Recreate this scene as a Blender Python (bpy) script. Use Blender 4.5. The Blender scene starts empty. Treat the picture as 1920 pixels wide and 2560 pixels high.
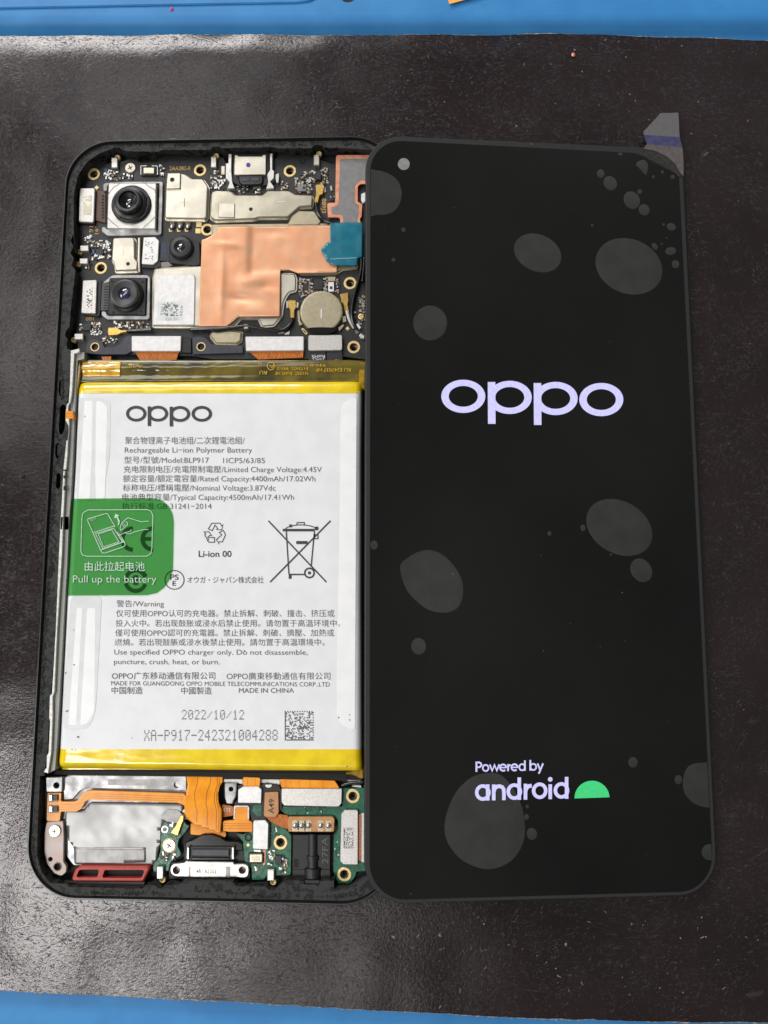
import bpy, math, random
import numpy as np
from mathutils import Vector, Matrix, Euler
from mathutils.geometry import tessellate_polygon, delaunay_2d_cdt
from mathutils import noise as mnoise

scene = bpy.context.scene
COL = scene.collection
MM = 0.001                        # everything below is written in millimetres
random.seed(7)

# ------------------------------------------------------------------ camera
CAM = Vector((41.5546, -24.5240, 180.4214))          # mm above the dark sheet
CROT = Euler((0.125603544, 0.042602001, 0.007075269), 'XYZ')
FPX, CX, CY = 2128.0, 960.0, 1280.0                  # focal length in photo pixels, 1920 x 2560
cam = bpy.data.cameras.new('camera')
cam.sensor_fit = 'VERTICAL'; cam.sensor_height = 36.0
cam.lens = FPX / 2560.0 * 36.0
cam.clip_start = 0.005; cam.clip_end = 20.0
cam_ob = bpy.data.objects.new('camera', cam); COL.objects.link(cam_ob)
cam_ob.location = CAM * MM; cam_ob.rotation_euler = CROT
scene.camera = cam_ob

# ------------------------------------------------------------------ room light
world = bpy.data.worlds.new('World'); scene.world = world; world.use_nodes = True
bgn = world.node_tree.nodes['Background']
bgn.inputs['Color'].default_value = (1.0, 0.985, 0.96, 1)
# the dim room all round: soft, uneven, no lamps in it
_wt = world.node_tree
_tc = _wt.nodes.new('ShaderNodeTexCoord'); _ns = _wt.nodes.new('ShaderNodeTexNoise'); _mr = _wt.nodes.new('ShaderNodeMapRange')
_ns.inputs['Scale'].default_value = 2.2; _ns.inputs['Detail'].default_value = 2.5
_mr.inputs[1].default_value = 0.3; _mr.inputs[2].default_value = 0.7; _mr.inputs[3].default_value = 0.08; _mr.inputs[4].default_value = 0.34
_wt.links.new(_tc.outputs['Generated'], _ns.inputs['Vector']); _wt.links.new(_ns.outputs[0], _mr.inputs[0]); _wt.links.new(_mr.outputs[0], bgn.inputs['Strength'])

def ceiling_lamp(name, loc, sx, sy, watts, col=(1.0, 0.98, 0.965)):
    l = bpy.data.lights.new(name, 'AREA'); l.shape = 'RECTANGLE'
    l.size, l.size_y, l.energy, l.color = sx, sy, watts, col
    o = bpy.data.objects.new(name, l); COL.objects.link(o)
    o.location = loc
    d = Vector((0.03, 0, 0)) - Vector(loc)
    o.rotation_euler = d.to_track_quat('-Z', 'Y').to_euler()
    return o
ceiling_lamp('ceiling_lamp', (-0.60, 0.67, 1.5), 0.74, 0.26, 1.9)
ceiling_lamp('ceiling_lamp', (-0.50, 1.16, 1.5), 0.62, 0.24, 0.8)
ceiling_lamp('ceiling_lamp', (-0.68, -0.56, 1.5), 0.48, 0.44, 8.5)
ceiling_lamp('ceiling_lamp', (-0.20, -0.70, 1.5), 0.34, 0.30, 0.8)
ceiling_lamp('ceiling_lamp', (-1.80, 0.30, 1.35), 0.8, 1.2, 20.0)
ceiling_lamp('ceiling_lamp', (-0.98, 2.20, 1.6), 1.25, 0.7, 36.0)

scene.view_settings.view_transform = 'Standard'
scene.view_settings.look = 'None'
scene.view_settings.gamma = 1.0
scene.view_settings.exposure = 0.12

# ------------------------------------------------------------------ photo -> world
RM = CROT.to_matrix()
def W(px, py, z):
    d = RM @ Vector(((px - CX) / FPX, -(py - CY) / FPX, -1.0))
    t = (z - CAM.z) / d.z
    p = CAM + d * t
    return (p.x, p.y)
ZN = dict(A=(150,330,4.1475), B=(530,330,4.1475), C=(150,560,4.1475), D=(530,560,4.1475), E=(60,1900,3.7705),
          F=(380,1900,5.184), G=(640,1900,5.184), H=(150,840,4.1475), I=(530,840,4.1475), J=(270,990,2.765),
          K=(150,1230,5.53), L=(400,1280,3.6065), M=(260,1480,2.6758), N=(130,1740,2.1), O=(60,850,4.9156),
          P=(880,260,1.8852), Q=(1480,260,5.025), R=(1060,900,2.9625), S=(1080,1860,3.0722), T=(880,1200,1.7281),
          U=(880,1760,1.7281), X=(60,1260,3.161), Y=(500,1960,5.925), n=(0,0,1))
def nat(zone, pts):
    ox, oy, s = ZN[zone]
    return [(ox + x / s, oy + y / s) for x, y in pts]
def nat1(zone, x, y):
    ox, oy, s = ZN[zone]; return (ox + x / s, oy + y / s)
def box4(x0, y0, x1, y1): return [(x0,y0),(x1,y0),(x1,y1),(x0,y1)]

# ------------------------------------------------------------------ materials
def lin(c):
    r = []
    for v in c:
        v /= 255.0
        r.append(v / 12.92 if v <= 0.04045 else ((v + 0.055) / 1.055) ** 2.4)
    return (r[0], r[1], r[2], 1.0)
MATS = {}
def mat(name, c, rough=0.5, metal=0.0, spec=0.5, c2=None, vs=1.2, lo=0.40, hi=0.62, bump=0.0, bs=6.0, bd=0.05,
        rv=0.0, emit=0.0, coat=0.0, stretch=None, alpha=None, tint=None):
    m = bpy.data.materials.new(name); m.use_nodes = True
    nt = m.node_tree; N = nt.nodes; Lk = nt.links
    b = N['Principled BSDF']
    tc = N.new('ShaderNodeTexCoord'); mp = N.new('ShaderNodeMapping')
    k = stretch or (1, 1, 1)
    mp.inputs['Scale'].default_value = (1000 * k[0], 1000 * k[1], 1000 * k[2])
    Lk.new(tc.outputs['Object'], mp.inputs['Vector'])
    n1 = N.new('ShaderNodeTexNoise'); n1.inputs['Scale'].default_value = vs; n1.inputs['Detail'].default_value = 5
    Lk.new(mp.outputs[0], n1.inputs['Vector'])
    mr = N.new('ShaderNodeMapRange'); mr.inputs[1].default_value = lo; mr.inputs[2].default_value = hi
    Lk.new(n1.outputs[0], mr.inputs[0])
    mx = N.new('ShaderNodeMix'); mx.data_type = 'RGBA'
    ca = lin(c); cb = lin(c2) if c2 else tuple(v * 0.88 for v in ca[:3]) + (1,)
    mx.inputs[6].default_value = ca; mx.inputs[7].default_value = cb
    Lk.new(mr.outputs[0], mx.inputs[0]); Lk.new(mx.outputs[2], b.inputs['Base Color'])
    b.inputs['Metallic'].default_value = metal
    b.inputs['Specular IOR Level'].default_value = spec
    b.inputs['Roughness'].default_value = rough
    if rv:
        m2 = N.new('ShaderNodeMapRange'); m2.inputs[1].default_value = 0.3; m2.inputs[2].default_value = 0.7
        m2.inputs[3].default_value = max(0.02, rough - rv); m2.inputs[4].default_value = rough + rv
        Lk.new(n1.outputs[0], m2.inputs[0]); Lk.new(m2.outputs[0], b.inputs['Roughness'])
    if coat:
        b.inputs['Coat Weight'].default_value = coat; b.inputs['Coat Roughness'].default_value = 0.06
    if bump:
        n2 = N.new('ShaderNodeTexNoise'); n2.inputs['Scale'].default_value = bs; n2.inputs['Detail'].default_value = 3
        Lk.new(mp.outputs[0], n2.inputs['Vector'])
        bp = N.new('ShaderNodeBump'); bp.inputs['Strength'].default_value = bump; bp.inputs['Distance'].default_value = bd * MM
        Lk.new(n2.outputs[0], bp.inputs['Height']); Lk.new(bp.outputs[0], b.inputs['Normal'])
    if emit:
        for l_ in list(b.inputs['Base Color'].links): Lk.remove(l_)
        b.inputs['Base Color'].default_value = (.01, .01, .01, 1)
        Lk.new(mx.outputs[2], b.inputs['Emission Color']); b.inputs['Emission Strength'].default_value = emit
    if alpha is not None:                                   # a coloured see-through film
        tr = N.new('ShaderNodeBsdfTransparent'); tr.inputs[0].default_value = lin(tint)
        ms = N.new('ShaderNodeMixShader'); ms.inputs[0].default_value = alpha
        Lk.new(tr.outputs[0], ms.inputs[1]); Lk.new(b.outputs[0], ms.inputs[2])
        Lk.new(ms.outputs[0], N['Material Output'].inputs['Surface'])
    MATS[name] = m
    return m
mat('pcb_black', (30,30,31), 0.42, spec=0.5, c2=(20,20,21), vs=3, bump=0.25, bs=9)
mat('pcb_green', (22,104,74), 0.32, spec=0.5, c2=(12,74,52), vs=1.6, bump=0.3, bs=5, rv=.1)
mat('black_plastic', (20,20,21), 0.45, c2=(13,13,14), bump=0.2, bs=12)
mat('gloss_black', (12,12,13), 0.16, c2=(8,8,9))
mat('slate_plastic', (58,59,70), 0.4, c2=(48,49,58))
mat('floor_black', (16,16,16), 0.6, c2=(9,9,9))
mat('rim_black', (15,16,20), 0.28, spec=0.6, c2=(11,12,15), vs=2, bump=.15, bs=10)
mat('ledge', (17,17,17), 0.62, spec=0.3, c2=(50,51,51), vs=0.8, lo=0.44, hi=0.50, bump=0.5, bs=2.2, bd=.12, rv=.12)
mat('bare_metal', (214,214,208), 0.42, metal=0.3, c2=(190,190,184), vs=1.5, bump=.3, bs=3)
mat('wall_grey', (150,151,146), 0.5, metal=0.25, c2=(150,150,145), vs=.5)
mat('magnesium', (172,172,172), 0.36, metal=0.55, c2=(140,140,141), vs=.35, bump=.2, bs=1.2, rv=.1)
mat('foil', (146,146,145), 0.38, metal=0.7, c2=(138,138,137), vs=.12, lo=.38, hi=.6, bump=.12, bs=.6, bd=.06, rv=.05)
mat('foil_dull', (150,149,147), 0.42, metal=0.6, c2=(132,131,130), vs=.5, bump=.3, bs=2.4)
mat('steel', (202,200,195), 0.34, metal=0.85, c2=(190,188,183), vs=.6, bump=.03, bs=4, rv=.04)
mat('steel_brushed', (212,209,204), 0.40, metal=0.7, c2=(194,191,187), vs=3, bump=.15, bs=14)
mat('plate_white', (226,225,224), 0.42, metal=0.35, c2=(214,213,212), vs=1.0)
mat('nickel', (196,190,172), 0.30, metal=0.85, c2=(176,170,152), vs=.3, bump=.03, bs=2, rv=.03)
mat('nickel_bright', (206,201,186), 0.31, metal=0.8, c2=(192,187,172), vs=.3, bump=.03, bs=2, rv=.03)
mat('champagne', (186,176,150), 0.34, metal=0.75, c2=(176,166,140), vs=1)
mat('gold', (230,204,148), 0.36, metal=0.4, c2=(220,190,128), vs=3)
mat('gold_plug', (222,190,112), 0.28, metal=0.85, c2=(198,160,84), vs=2.5, bump=.3, bs=4)
mat('gold_print', (206,166,98), 0.5, c2=(180,142,80))
mat('thread', (120,108,96), 0.32, metal=0.9, c2=(70,60,52), vs=4, lo=.45, hi=.55)
mat('hole_dark', (14,12,12), 0.7, c2=(8,7,7))
mat('copper', (222,168,132), 0.36, metal=0.5, c2=(218,156,116), vs=.25, bump=.03, bs=1.2, rv=.03)
mat('copper_edge', (226,158,126), 0.38, metal=0.4, c2=(206,134,102), vs=1)
mat('graphite', (128,127,127), 0.5, metal=0.15, c2=(116,115,116), vs=.8, bump=.2, bs=5)
mat('teal_tape', (28,126,150), 0.24, c2=(22,112,138), vs=.5, bump=.12, bs=1.0, coat=.2, alpha=.74, tint=(110,205,215))
mat('chip', (36,36,40), 0.4, c2=(30,30,34))
mat('solder', (214,214,210), 0.28, metal=0.9, c2=(160,160,156), vs=5)
mat('tan_part', (168,140,104), 0.45, c2=(140,112,80), vs=4)
mat('blue_part', (50,88,140), 0.4, c2=(36,66,112))
mat('lens_black', (16,16,17), 0.3, c2=(11,11,12), vs=3)
mat('lens_grey', (44,44,45), 0.42, c2=(36,36,37), vs=3)
mat('lens_glass', (6,6,9), 0.04, spec=0.9, c2=(4,4,8), coat=1.0)
mat('lens_blue', (26,24,96), 0.06, spec=0.9, c2=(8,8,30), vs=1.5, coat=1.0)
mat('flex_orange', (240,156,26), 0.32, spec=.35, c2=(228,140,18), vs=.5, coat=.12)
mat('flex_trace', (150,84,18), 0.35, c2=(138,76,16))
mat('flex_brown', (96,66,48), 0.35, c2=(80,54,40))
mat('flex_copper', (200,116,40), 0.34, spec=.3, c2=(146,76,24), vs=2.5, coat=.12, stretch=(3, .6, 1))
mat('tan_plate', (190,136,84), 0.34, c2=(176,124,74), vs=1, coat=.2)
mat('warm_steel', (158,150,146), 0.44, metal=0.5, c2=(156,138,131), vs=.25, bump=.05, bs=2)
mat('gasket_red', (176,56,46), 0.45, c2=(160,48,40), vs=2)
mat('seal_red', (92,36,36), 0.4, c2=(70,26,28))
mat('label_white', (225,227,229), 0.34, spec=.4, c2=(220,222,225), vs=.25, bump=.06, bs=.5, bd=.1)
mat('strip_grey', (216,219,219), 0.30, c2=(208,212,212), vs=.3)
mat('strip_light', (238,239,239), 0.30, c2=(232,234,234), vs=.3)
mat('yellow_tape', (238,210,24), 0.14, spec=.6, c2=(226,194,18), vs=.3, bump=.10, bs=.5, bd=.15, coat=.5)
mat('olive_film', (112,98,24), 0.07, spec=.6, c2=(62,55,18), vs=.16, coat=.7)
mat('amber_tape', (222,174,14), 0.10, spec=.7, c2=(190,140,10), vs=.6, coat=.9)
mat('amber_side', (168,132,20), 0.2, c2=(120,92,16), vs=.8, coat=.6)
mat('black_foam', (22,20,14), 0.75, c2=(14,13,9), vs=2, bump=.5, bs=6)
mat('green_film', (44,122,54), 0.3, spec=.4, c2=(38,112,46), vs=.4, bump=.1, bs=4, alpha=.18, tint=(154,214,154))
mat('print_black', (46,44,44), 0.5, c2=(54,52,52), vs=6)
mat('print_thin', (88,84,83), 0.5, c2=(96,92,91), vs=6)
mat('print_brown', (132,100,74), 0.5, c2=(112,84,62))
mat('print_white', (196,214,200), 0.45, c2=(184,204,190))
mat('print_pale', (214,214,214), 0.45, c2=(200,200,200))
mat('print_amber', (206,164,24), 0.4, c2=(190,148,18))
mat('print_grey', (96,98,96), 0.5, c2=(86,88,86))
mat('purple_ink', (70,40,160), 0.4, c2=(60,32,140))
mat('white_plastic', (226,226,226), 0.4, c2=(214,214,214))
mat('cable_black', (14,14,15), 0.22, c2=(10,10,11), coat=.5)
mat('cable_grey', (190,188,184), 0.3, c2=(176,174,170))
mat('blue_mat', (56,134,196), 0.5, spec=.35, c2=(50,126,188), vs=.12, bump=.1, bs=3)
mat('sheet_edge', (186,180,166), 0.9, spec=.1, c2=(128,122,112), vs=1.2, bump=.8, bs=3, bd=.2)
mat('dust', (150,142,136), 0.8, spec=.2, c2=(110,100,96), vs=3)
mat('crumb_copper', (222,150,122), 0.45, metal=.3, c2=(190,116,90), vs=2)
mat('crumb_pink', (226,60,130), 0.6, c2=(210,50,116))
mat('crumb_dark', (26,22,22), 0.8, c2=(18,15,15))
mat('orange_paper', (246,178,92), 0.7, c2=(240,168,84), vs=.5)
mat('bezel', (44,46,46), 0.5, spec=.4, c2=(38,40,40), vs=4, bump=.15, bs=16)
mat('display_side', (26,27,28), 0.24, metal=.4, c2=(20,21,22))
mat('screen', (14,15,14), 0.05, spec=.45, c2=(12,13,12), vs=.1)
mat('bubble', (42,43,41), 0.22, spec=.9, c2=(35,36,34), vs=.22, coat=.5)
mat('tab_grey', (118,116,118), 0.55, c2=(108,106,108), vs=2, alpha=.72, tint=(190,188,190))
mat('tab_blue', (52,56,104), 0.5, c2=(72,70,96), vs=.8)
mat('film_curl', (52,51,48), 0.4, c2=(40,39,37), vs=1.2)
mat('tab_clear', (132,126,124), 0.4, c2=(116,110,108), vs=1, alpha=.5, tint=(200,196,194))
mat('lit_lavender', (214,211,255), 0.4, c2=(200,198,252), vs=2.2, emit=.95, stretch=(1, .45, 1))
mat('lit_green', (66,222,132), 0.4, c2=(62,214,126), emit=.85)
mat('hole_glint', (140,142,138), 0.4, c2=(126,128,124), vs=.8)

# scuffed leather-like sheet: dark brown, semi-gloss, with pores, creases and scratches
def sheet_material():
    m = bpy.data.materials.new('dark_sheet'); m.use_nodes = True
    nt = m.node_tree; N = nt.nodes; Lk = nt.links; b = N['Principled BSDF']
    tc = N.new('ShaderNodeTexCoord')
    def mapped(sx, sy, rz):
        q = N.new('ShaderNodeMapping'); q.inputs['Scale'].default_value = (sx*1000, sy*1000, 1000); q.inputs['Rotation'].default_value = (0,0,rz)
        # rotate first, then stretch
        q0 = N.new('ShaderNodeMapping'); q0.inputs['Rotation'].default_value = (0,0,rz)
        q.inputs['Rotation'].default_value = (0,0,0)
        Lk.new(tc.outputs['Object'], q0.inputs['Vector']); Lk.new(q0.outputs[0], q.inputs['Vector']); return q
    def noise(src, sc, det=4, w=0.0):
        q = N.new('ShaderNodeTexNoise'); q.inputs['Scale'].default_value = sc; q.inputs['Detail'].default_value = det
        q.inputs['Distortion'].default_value = w
        Lk.new(src.outputs[0], q.inputs['Vector']); return q
    def rng(src, a, c, lo=0.0, hi=1.0):
        q = N.new('ShaderNodeMapRange'); q.inputs[1].default_value = a; q.inputs[2].default_value = c
        q.inputs[3].default_value = lo; q.inputs[4].default_value = hi; Lk.new(src.outputs[0], q.inputs[0]); return q
    def mth(op, a, c):
        q = N.new('ShaderNodeMath'); q.operation = op
        for i, s in enumerate((a, c)):
            if isinstance(s, (int, float)): q.inputs[i].default_value = s
            else: Lk.new(s.outputs[0], q.inputs[i])
        return q
    iso = mapped(1, 1, 0)
    big = noise(iso, 0.05, 4)
    grain = noise(iso, 1.5, 3, .3)
    pores = noise(iso, 3.4, 2)
    h = mth('ADD', mth('MULTIPLY', grain, .8), mth('MULTIPLY', pores, 0.7))
    for i, (rz, sx, sy, t) in enumerate(((0.5, 5.5, .75, .64), (-.35, 5.0, .6, .64), (1.2, 5.8, .8, .65), (0.1, 4.0, .45, .65), (2.2, 5.2, .7, .66))):
        s = rng(noise(mapped(sy, sx, rz), 1.0, 2), t, t + .07)
        patch = rng(noise(iso, .07 + .02*i, 3), .42, .56)
        h = mth('SUBTRACT', h, mth('MULTIPLY', mth('MULTIPLY', s, patch), 1.5))
    bp = N.new('ShaderNodeBump'); bp.inputs['Strength'].default_value = 1.0; bp.inputs['Distance'].default_value = 0.034 * MM
    Lk.new(h.outputs[0], bp.inputs['Height'])
    mx = N.new('ShaderNodeMix'); mx.data_type = 'RGBA'
    mx.inputs[6].default_value = lin((27,19,20)); mx.inputs[7].default_value = lin((33,24,25))
    Lk.new(rng(big, .4, .6).outputs[0], mx.inputs[0])
    smear = rng(noise(iso, .22, 6, .6), .66, .74)                      # dusty smears
    m2 = N.new('ShaderNodeMix'); m2.data_type = 'RGBA'; m2.inputs[7].default_value = lin((62,55,55))
    sm = mth('MULTIPLY', smear, .5)
    Lk.new(sm.outputs[0], m2.inputs[0]); Lk.new(mx.outputs[2], m2.inputs[6])
    # wax-like sheen without long tails: diffuse leather under a Beckmann gloss
    N.remove(b)
    df = N.new('ShaderNodeBsdfDiffuse'); gs = N.new('ShaderNodeBsdfAnisotropic'); gs.distribution = 'BECKMANN'
    fr = N.new('ShaderNodeFresnel'); fr.inputs['IOR'].default_value = 1.5
    ms = N.new('ShaderNodeMixShader')
    Lk.new(m2.outputs[2], df.inputs['Color']); gs.inputs['Color'].default_value = (1, .97, .97, 1)
    Lk.new(rng(big, .35, .65, .14, .20).outputs[0], gs.inputs['Roughness'])
    for q in (df, gs, fr): Lk.new(bp.outputs[0], q.inputs['Normal'])
    Lk.new(fr.outputs[0], ms.inputs[0]); Lk.new(df.outputs[0], ms.inputs[1]); Lk.new(gs.outputs[0], ms.inputs[2])
    Lk.new(ms.outputs[0], N['Material Output'].inputs['Surface'])
    MATS['dark_sheet'] = m
sheet_material()

# ------------------------------------------------------------------ mesh helpers (mm)
WL = {}                                  # world position (mm) of every object's origin
def link(name, me, matn, parent, loc, kind=None, smooth=False):
    for mn in ([matn] if isinstance(matn, str) else matn): me.materials.append(MATS[mn])
    if smooth:
        for p in me.polygons: p.use_smooth = True
    o = bpy.data.objects.new(name, me); COL.objects.link(o)
    place(o, parent, loc)
    if kind: o['kind'] = kind
    return o
def place(o, parent, loc):
    loc = Vector(loc)
    if parent is not None:
        o.parent = parent; o.location = (loc - WL[parent.name]) * MM
    else: o.location = loc * MM
    WL[o.name] = loc
def mk(name, verts, faces, matn, parent=None, kind=None, smooth=False, fm=None):
    v = np.array(verts, dtype=float)
    c = Vector(((v[:,0].min()+v[:,0].max())/2, (v[:,1].min()+v[:,1].max())/2, v[:,2].min()))
    me = bpy.data.meshes.new(name)
    me.from_pydata([((Vector(p) - c) * MM) for p in verts], [], faces); me.update()
    if fm:
        for p, i in zip(me.polygons, fm): p.material_index = i
    return link(name, me, matn, parent, c, kind, smooth)
def again(o, parent, loc, name=None):    # another of the same piece, sharing its mesh
    c = o.copy(); COL.objects.link(c); place(c, parent, loc); return c
def empty(name, loc, label=None, cat=None, group=None):
    o = bpy.data.objects.new(name, None); COL.objects.link(o); o.empty_display_size = .005
    o.location = Vector(loc) * MM; WL[o.name] = Vector(loc)
    tag(o, label, cat, group); return o
def tag(o, label=None, cat=None, group=None, kind=None):
    for k, v in (('label', label), ('category', cat), ('group', group), ('kind', kind)):
        if v: o[k] = v
    return o
def area(p): return sum(p[i][0]*p[(i+1)%len(p)][1] - p[(i+1)%len(p)][0]*p[i][1] for i in range(len(p))) / 2
def ccw(p): return list(p) if area(p) > 0 else list(p)[::-1]
def rounded(p, r, n=4):
    out = []
    for i in range(len(p)):
        a, b, c = Vector(p[i-1]), Vector(p[i]), Vector(p[(i+1) % len(p)])
        u, v = a - b, c - b
        d = min(r, .46*u.length, .46*v.length)
        if d < 1e-4: out.append(tuple(b)); continue
        s, e = b + u.normalized()*d, b + v.normalized()*d
        for k in range(n+1):
            t = k / n
            out.append(tuple(s*(1-t)**2 + b*2*t*(1-t) + e*t*t))
    return out
def inset(p, d):
    out = []; n = len(p)
    for i in range(n):
        a, b, c = Vector(p[i-1]), Vector(p[i]), Vector(p[(i+1) % n])
        u, v = (b - a), (c - b)
        if u.length < 1e-7 or v.length < 1e-7: out.append(tuple(b)); continue
        u.normalize(); v.normalize()
        n1, n2 = Vector((-u.y, u.x)), Vector((-v.y, v.x))
        m = n1 + n2
        k = max(.35, 1 + n1.dot(n2))
        out.append(tuple(b + m * (d / k)))
    return out
def tess(loops):
    vs = [v for l in loops for v in l]
    tris = tessellate_polygon([[Vector((x, y, 0)) for x, y in l] for l in loops])
    out = []
    for a, b, c in tris:
        s = (vs[b][0]-vs[a][0])*(vs[c][1]-vs[a][1]) - (vs[c][0]-vs[a][0])*(vs[b][1]-vs[a][1])
        if abs(s) < 1e-9: continue
        out.append((a, b, c) if s > 0 else (a, c, b))
    return out
def solid(outline, z0, z1, bev=0.0, holes=(), hz=None):
    """outline, holes: lists of (x, y) in mm -> verts, faces of a slab with a bevelled top edge"""
    o = ccw(outline); n = len(o); V = []; Fc = []
    V += [(x, y, z0) for x, y in o]; V += [(x, y, z1 - bev) for x, y in o]
    for i in range(n): j = (i+1) % n; Fc.append((i, j, n+j, n+i))
    top = o; base = n
    if bev > 0:
        top = inset(o, bev); V += [(x, y, z1) for x, y in top]
        for i in range(n): j = (i+1) % n; Fc.append((n+i, n+j, 2*n+j, 2*n+i))
        base = 2*n
    loops = [top] + [ccw(h)[::-1] for h in holes]
    idx = list(range(base, base + n))
    for h in loops[1:]:
        s = len(V); m = len(h)
        V += [(x, y, z1) for x, y in h]; V += [(x, y, z0 if hz is None else hz) for x, y in h]
        for i in range(m): j = (i+1) % m; Fc.append((s+i, s+m+i, s+m+j, s+j)[::-1])
        idx += list(range(s, s+m))
    for t in tess(loops): Fc.append(tuple(idx[k] for k in t))
    if not holes: Fc.append(tuple(range(n))[::-1])
    return V, Fc
def circ(c, r, n=24): return [(c[0] + r*math.cos(2*math.pi*i/n), c[1] + r*math.sin(2*math.pi*i/n)) for i in range(n)]
def prism(name, zone, pts, z0, z1, matn, parent, r=0.0, bev=0.0, holes=(), kind=None):
    """slab whose TOP outline is read in photo coordinates at height z1; holes: (x, y, r) or point lists"""
    o = [W(x, y, z1) for x, y in nat(zone, pts)]
    o = ccw(o)
    if r: o = rounded(o, r)
    hs = []
    s = ZN[zone][2]
    for h in holes:
        if isinstance(h, tuple):
            c = W(*nat1(zone, h[0], h[1]), z1); e = W(*nat1(zone, h[0] + h[2], h[1]), z1)
            hs.append(circ(c, abs(e[0]-c[0])))
        else: hs.append(rounded(ccw([W(x, y, z1) for x, y in nat(zone, h)]), .3))
    V, Fc = solid(o, z0, z1, bev, hs)
    return mk(name, V, Fc, matn, parent, kind)
def lathe(name, zone, cx, cy, zref, prof, matn, parent, seg=32, smooth=False, cz=None, fm=None):
    c = W(*nat1(zone, cx, cy), zref)
    return lathe_at(name, c, prof, matn, parent, seg, smooth, fm)
def lathe_at(name, c, prof, matn, parent, seg=32, smooth=False, fm=None):
    V = []; Fc = []; rows = []; mi = []
    for r, z in prof:
        if r <= 1e-6: rows.append([len(V)]); V.append((c[0], c[1], z))
        else:
            rows.append(list(range(len(V), len(V)+seg)))
            V += [(c[0]+r*math.cos(2*math.pi*i/seg), c[1]+r*math.sin(2*math.pi*i/seg), z) for i in range(seg)]
    for k, (a, b) in enumerate(zip(rows, rows[1:])):
        for i in range(seg):
            j = (i+1) % seg
            if len(a) == 1 and len(b) == 1: continue
            if len(a) == 1: Fc.append((a[0], b[i], b[j])[::-1])
            elif len(b) == 1: Fc.append((a[i], a[j], b[0]))
            else: Fc.append((a[i], a[j], b[j], b[i]))
            mi.append(fm[k] if fm else 0)
    return mk(name, V, Fc, matn, parent, None, smooth, mi if fm else None)
def patch(name, quad, nx, ny, zf, zref, matn, parent, zone='n', smooth=True, kind=None):
    """grid between four photo corners (tl, tr, br, bl) read at height zref; zf(u, v) is the height"""
    q = [Vector(W(x, y, zref)) for x, y in nat(zone, quad)]
    V = []; Fc = []
    for j in range(ny+1):
        for i in range(nx+1):
            u, v = i/nx, j/ny
            p = (q[0]*(1-u) + q[1]*u)*(1-v) + (q[3]*(1-u) + q[2]*u)*v
            V.append((p.x, p.y, zf(u, v)))
    for j in range(ny):
        for i in range(nx):
            a = j*(nx+1)+i; Fc.append((a, a+nx+1, a+nx+2, a+1))
    return mk(name, V, Fc, matn, parent, kind, smooth)
def drape(name, zone, pts, zf, zref, matn, parent, step=1.0, r=0.0, smooth=True, skirt=None):
    """sheet cut to an outline, its height given by zf(x, y) in mm"""
    o = ccw([W(x, y, zref) for x, y in nat(zone, pts)])
    if r: o = rounded(o, r)
    b = []
    for i in range(len(o)):
        p, q = Vector(o[i]), Vector(o[(i+1) % len(o)]); k = max(1, int((q-p).length/step))
        for t in range(k): b.append(p + (q-p)*t/k)
    xs = [p.x for p in b]; ys = [p.y for p in b]
    def inside(x, y):
        c = False
        for i in range(len(o)):
            (x1, y1), (x2, y2) = o[i], o[i-1]
            if (y1 > y) != (y2 > y) and x < (x2-x1)*(y-y1)/(y2-y1)+x1: c = not c
        return c
    g = []
    y = min(ys) + step/2
    while y < max(ys):
        x = min(xs) + step/2
        while x < max(xs):
            if inside(x, y): g.append(Vector((x, y)))
            x += step
        y += step
    n = len(b)
    vs, es, fs, *_ = delaunay_2d_cdt(b + g, [], [list(range(n))], 1, 1e-6)
    V = [(p.x, p.y, zf(p.x, p.y)) for p in vs]
    Fc = [tuple(f) for f in fs]
    Fc = [f if (vs[f[1]]-vs[f[0]]).cross(vs[f[2]]-vs[f[0]]) > 0 else f[::-1] for f in Fc]
    if skirt:
        s = len(V)
        V += [(p.x, p.y, zf(p.x, p.y) - skirt) for p in b]
        # the first n output vertices follow the input order
        for i in range(n): j = (i+1) % n; Fc.append((s+i, s+j, j, i))
    return mk(name, V, Fc, matn, parent, None, smooth)
def tube(name, zone, pts, rad, matn, parent, seg=8, sub=5, r1=None):
    """cable through photo points (x, y, z)"""
    P = [Vector((*W(*nat1(zone, x, y), z), z)) for x, y, z in pts]
    path = []
    for i in range(len(P)-1):
        p0, p1, p2, p3 = P[max(i-1,0)], P[i], P[i+1], P[min(i+2, len(P)-1)]
        for k in range(sub):
            t = k/sub
            path.append(.5*((2*p1) + (p2-p0)*t + (2*p0-5*p1+4*p2-p3)*t*t + (3*p1-p0-3*p2+p3)*t**3))
    path.append(P[-1])
    V = []; Fc = []
    for i, p in enumerate(path):
        d = (path[min(i+1, len(path)-1)] - path[max(i-1, 0)]).normalized()
        s = d.cross(Vector((0,0,1))).normalized(); u = s.cross(d)
        rr = rad if r1 is None else rad + (r1-rad)*i/(len(path)-1)
        V += [tuple(p + s*rr*math.cos(2*math.pi*k/seg) + u*rr*math.sin(2*math.pi*k/seg)) for k in range(seg)]
    for i in range(len(path)-1):
        for k in range(seg):
            l = (k+1) % seg; a = i*seg
            Fc.append((a+k, a+l, a+seg+l, a+seg+k))
    Fc.append(tuple(range(seg))[::-1]); Fc.append(tuple(range(len(V)-seg, len(V))))
    return mk(name, V, Fc, matn, parent, None, True)
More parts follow.
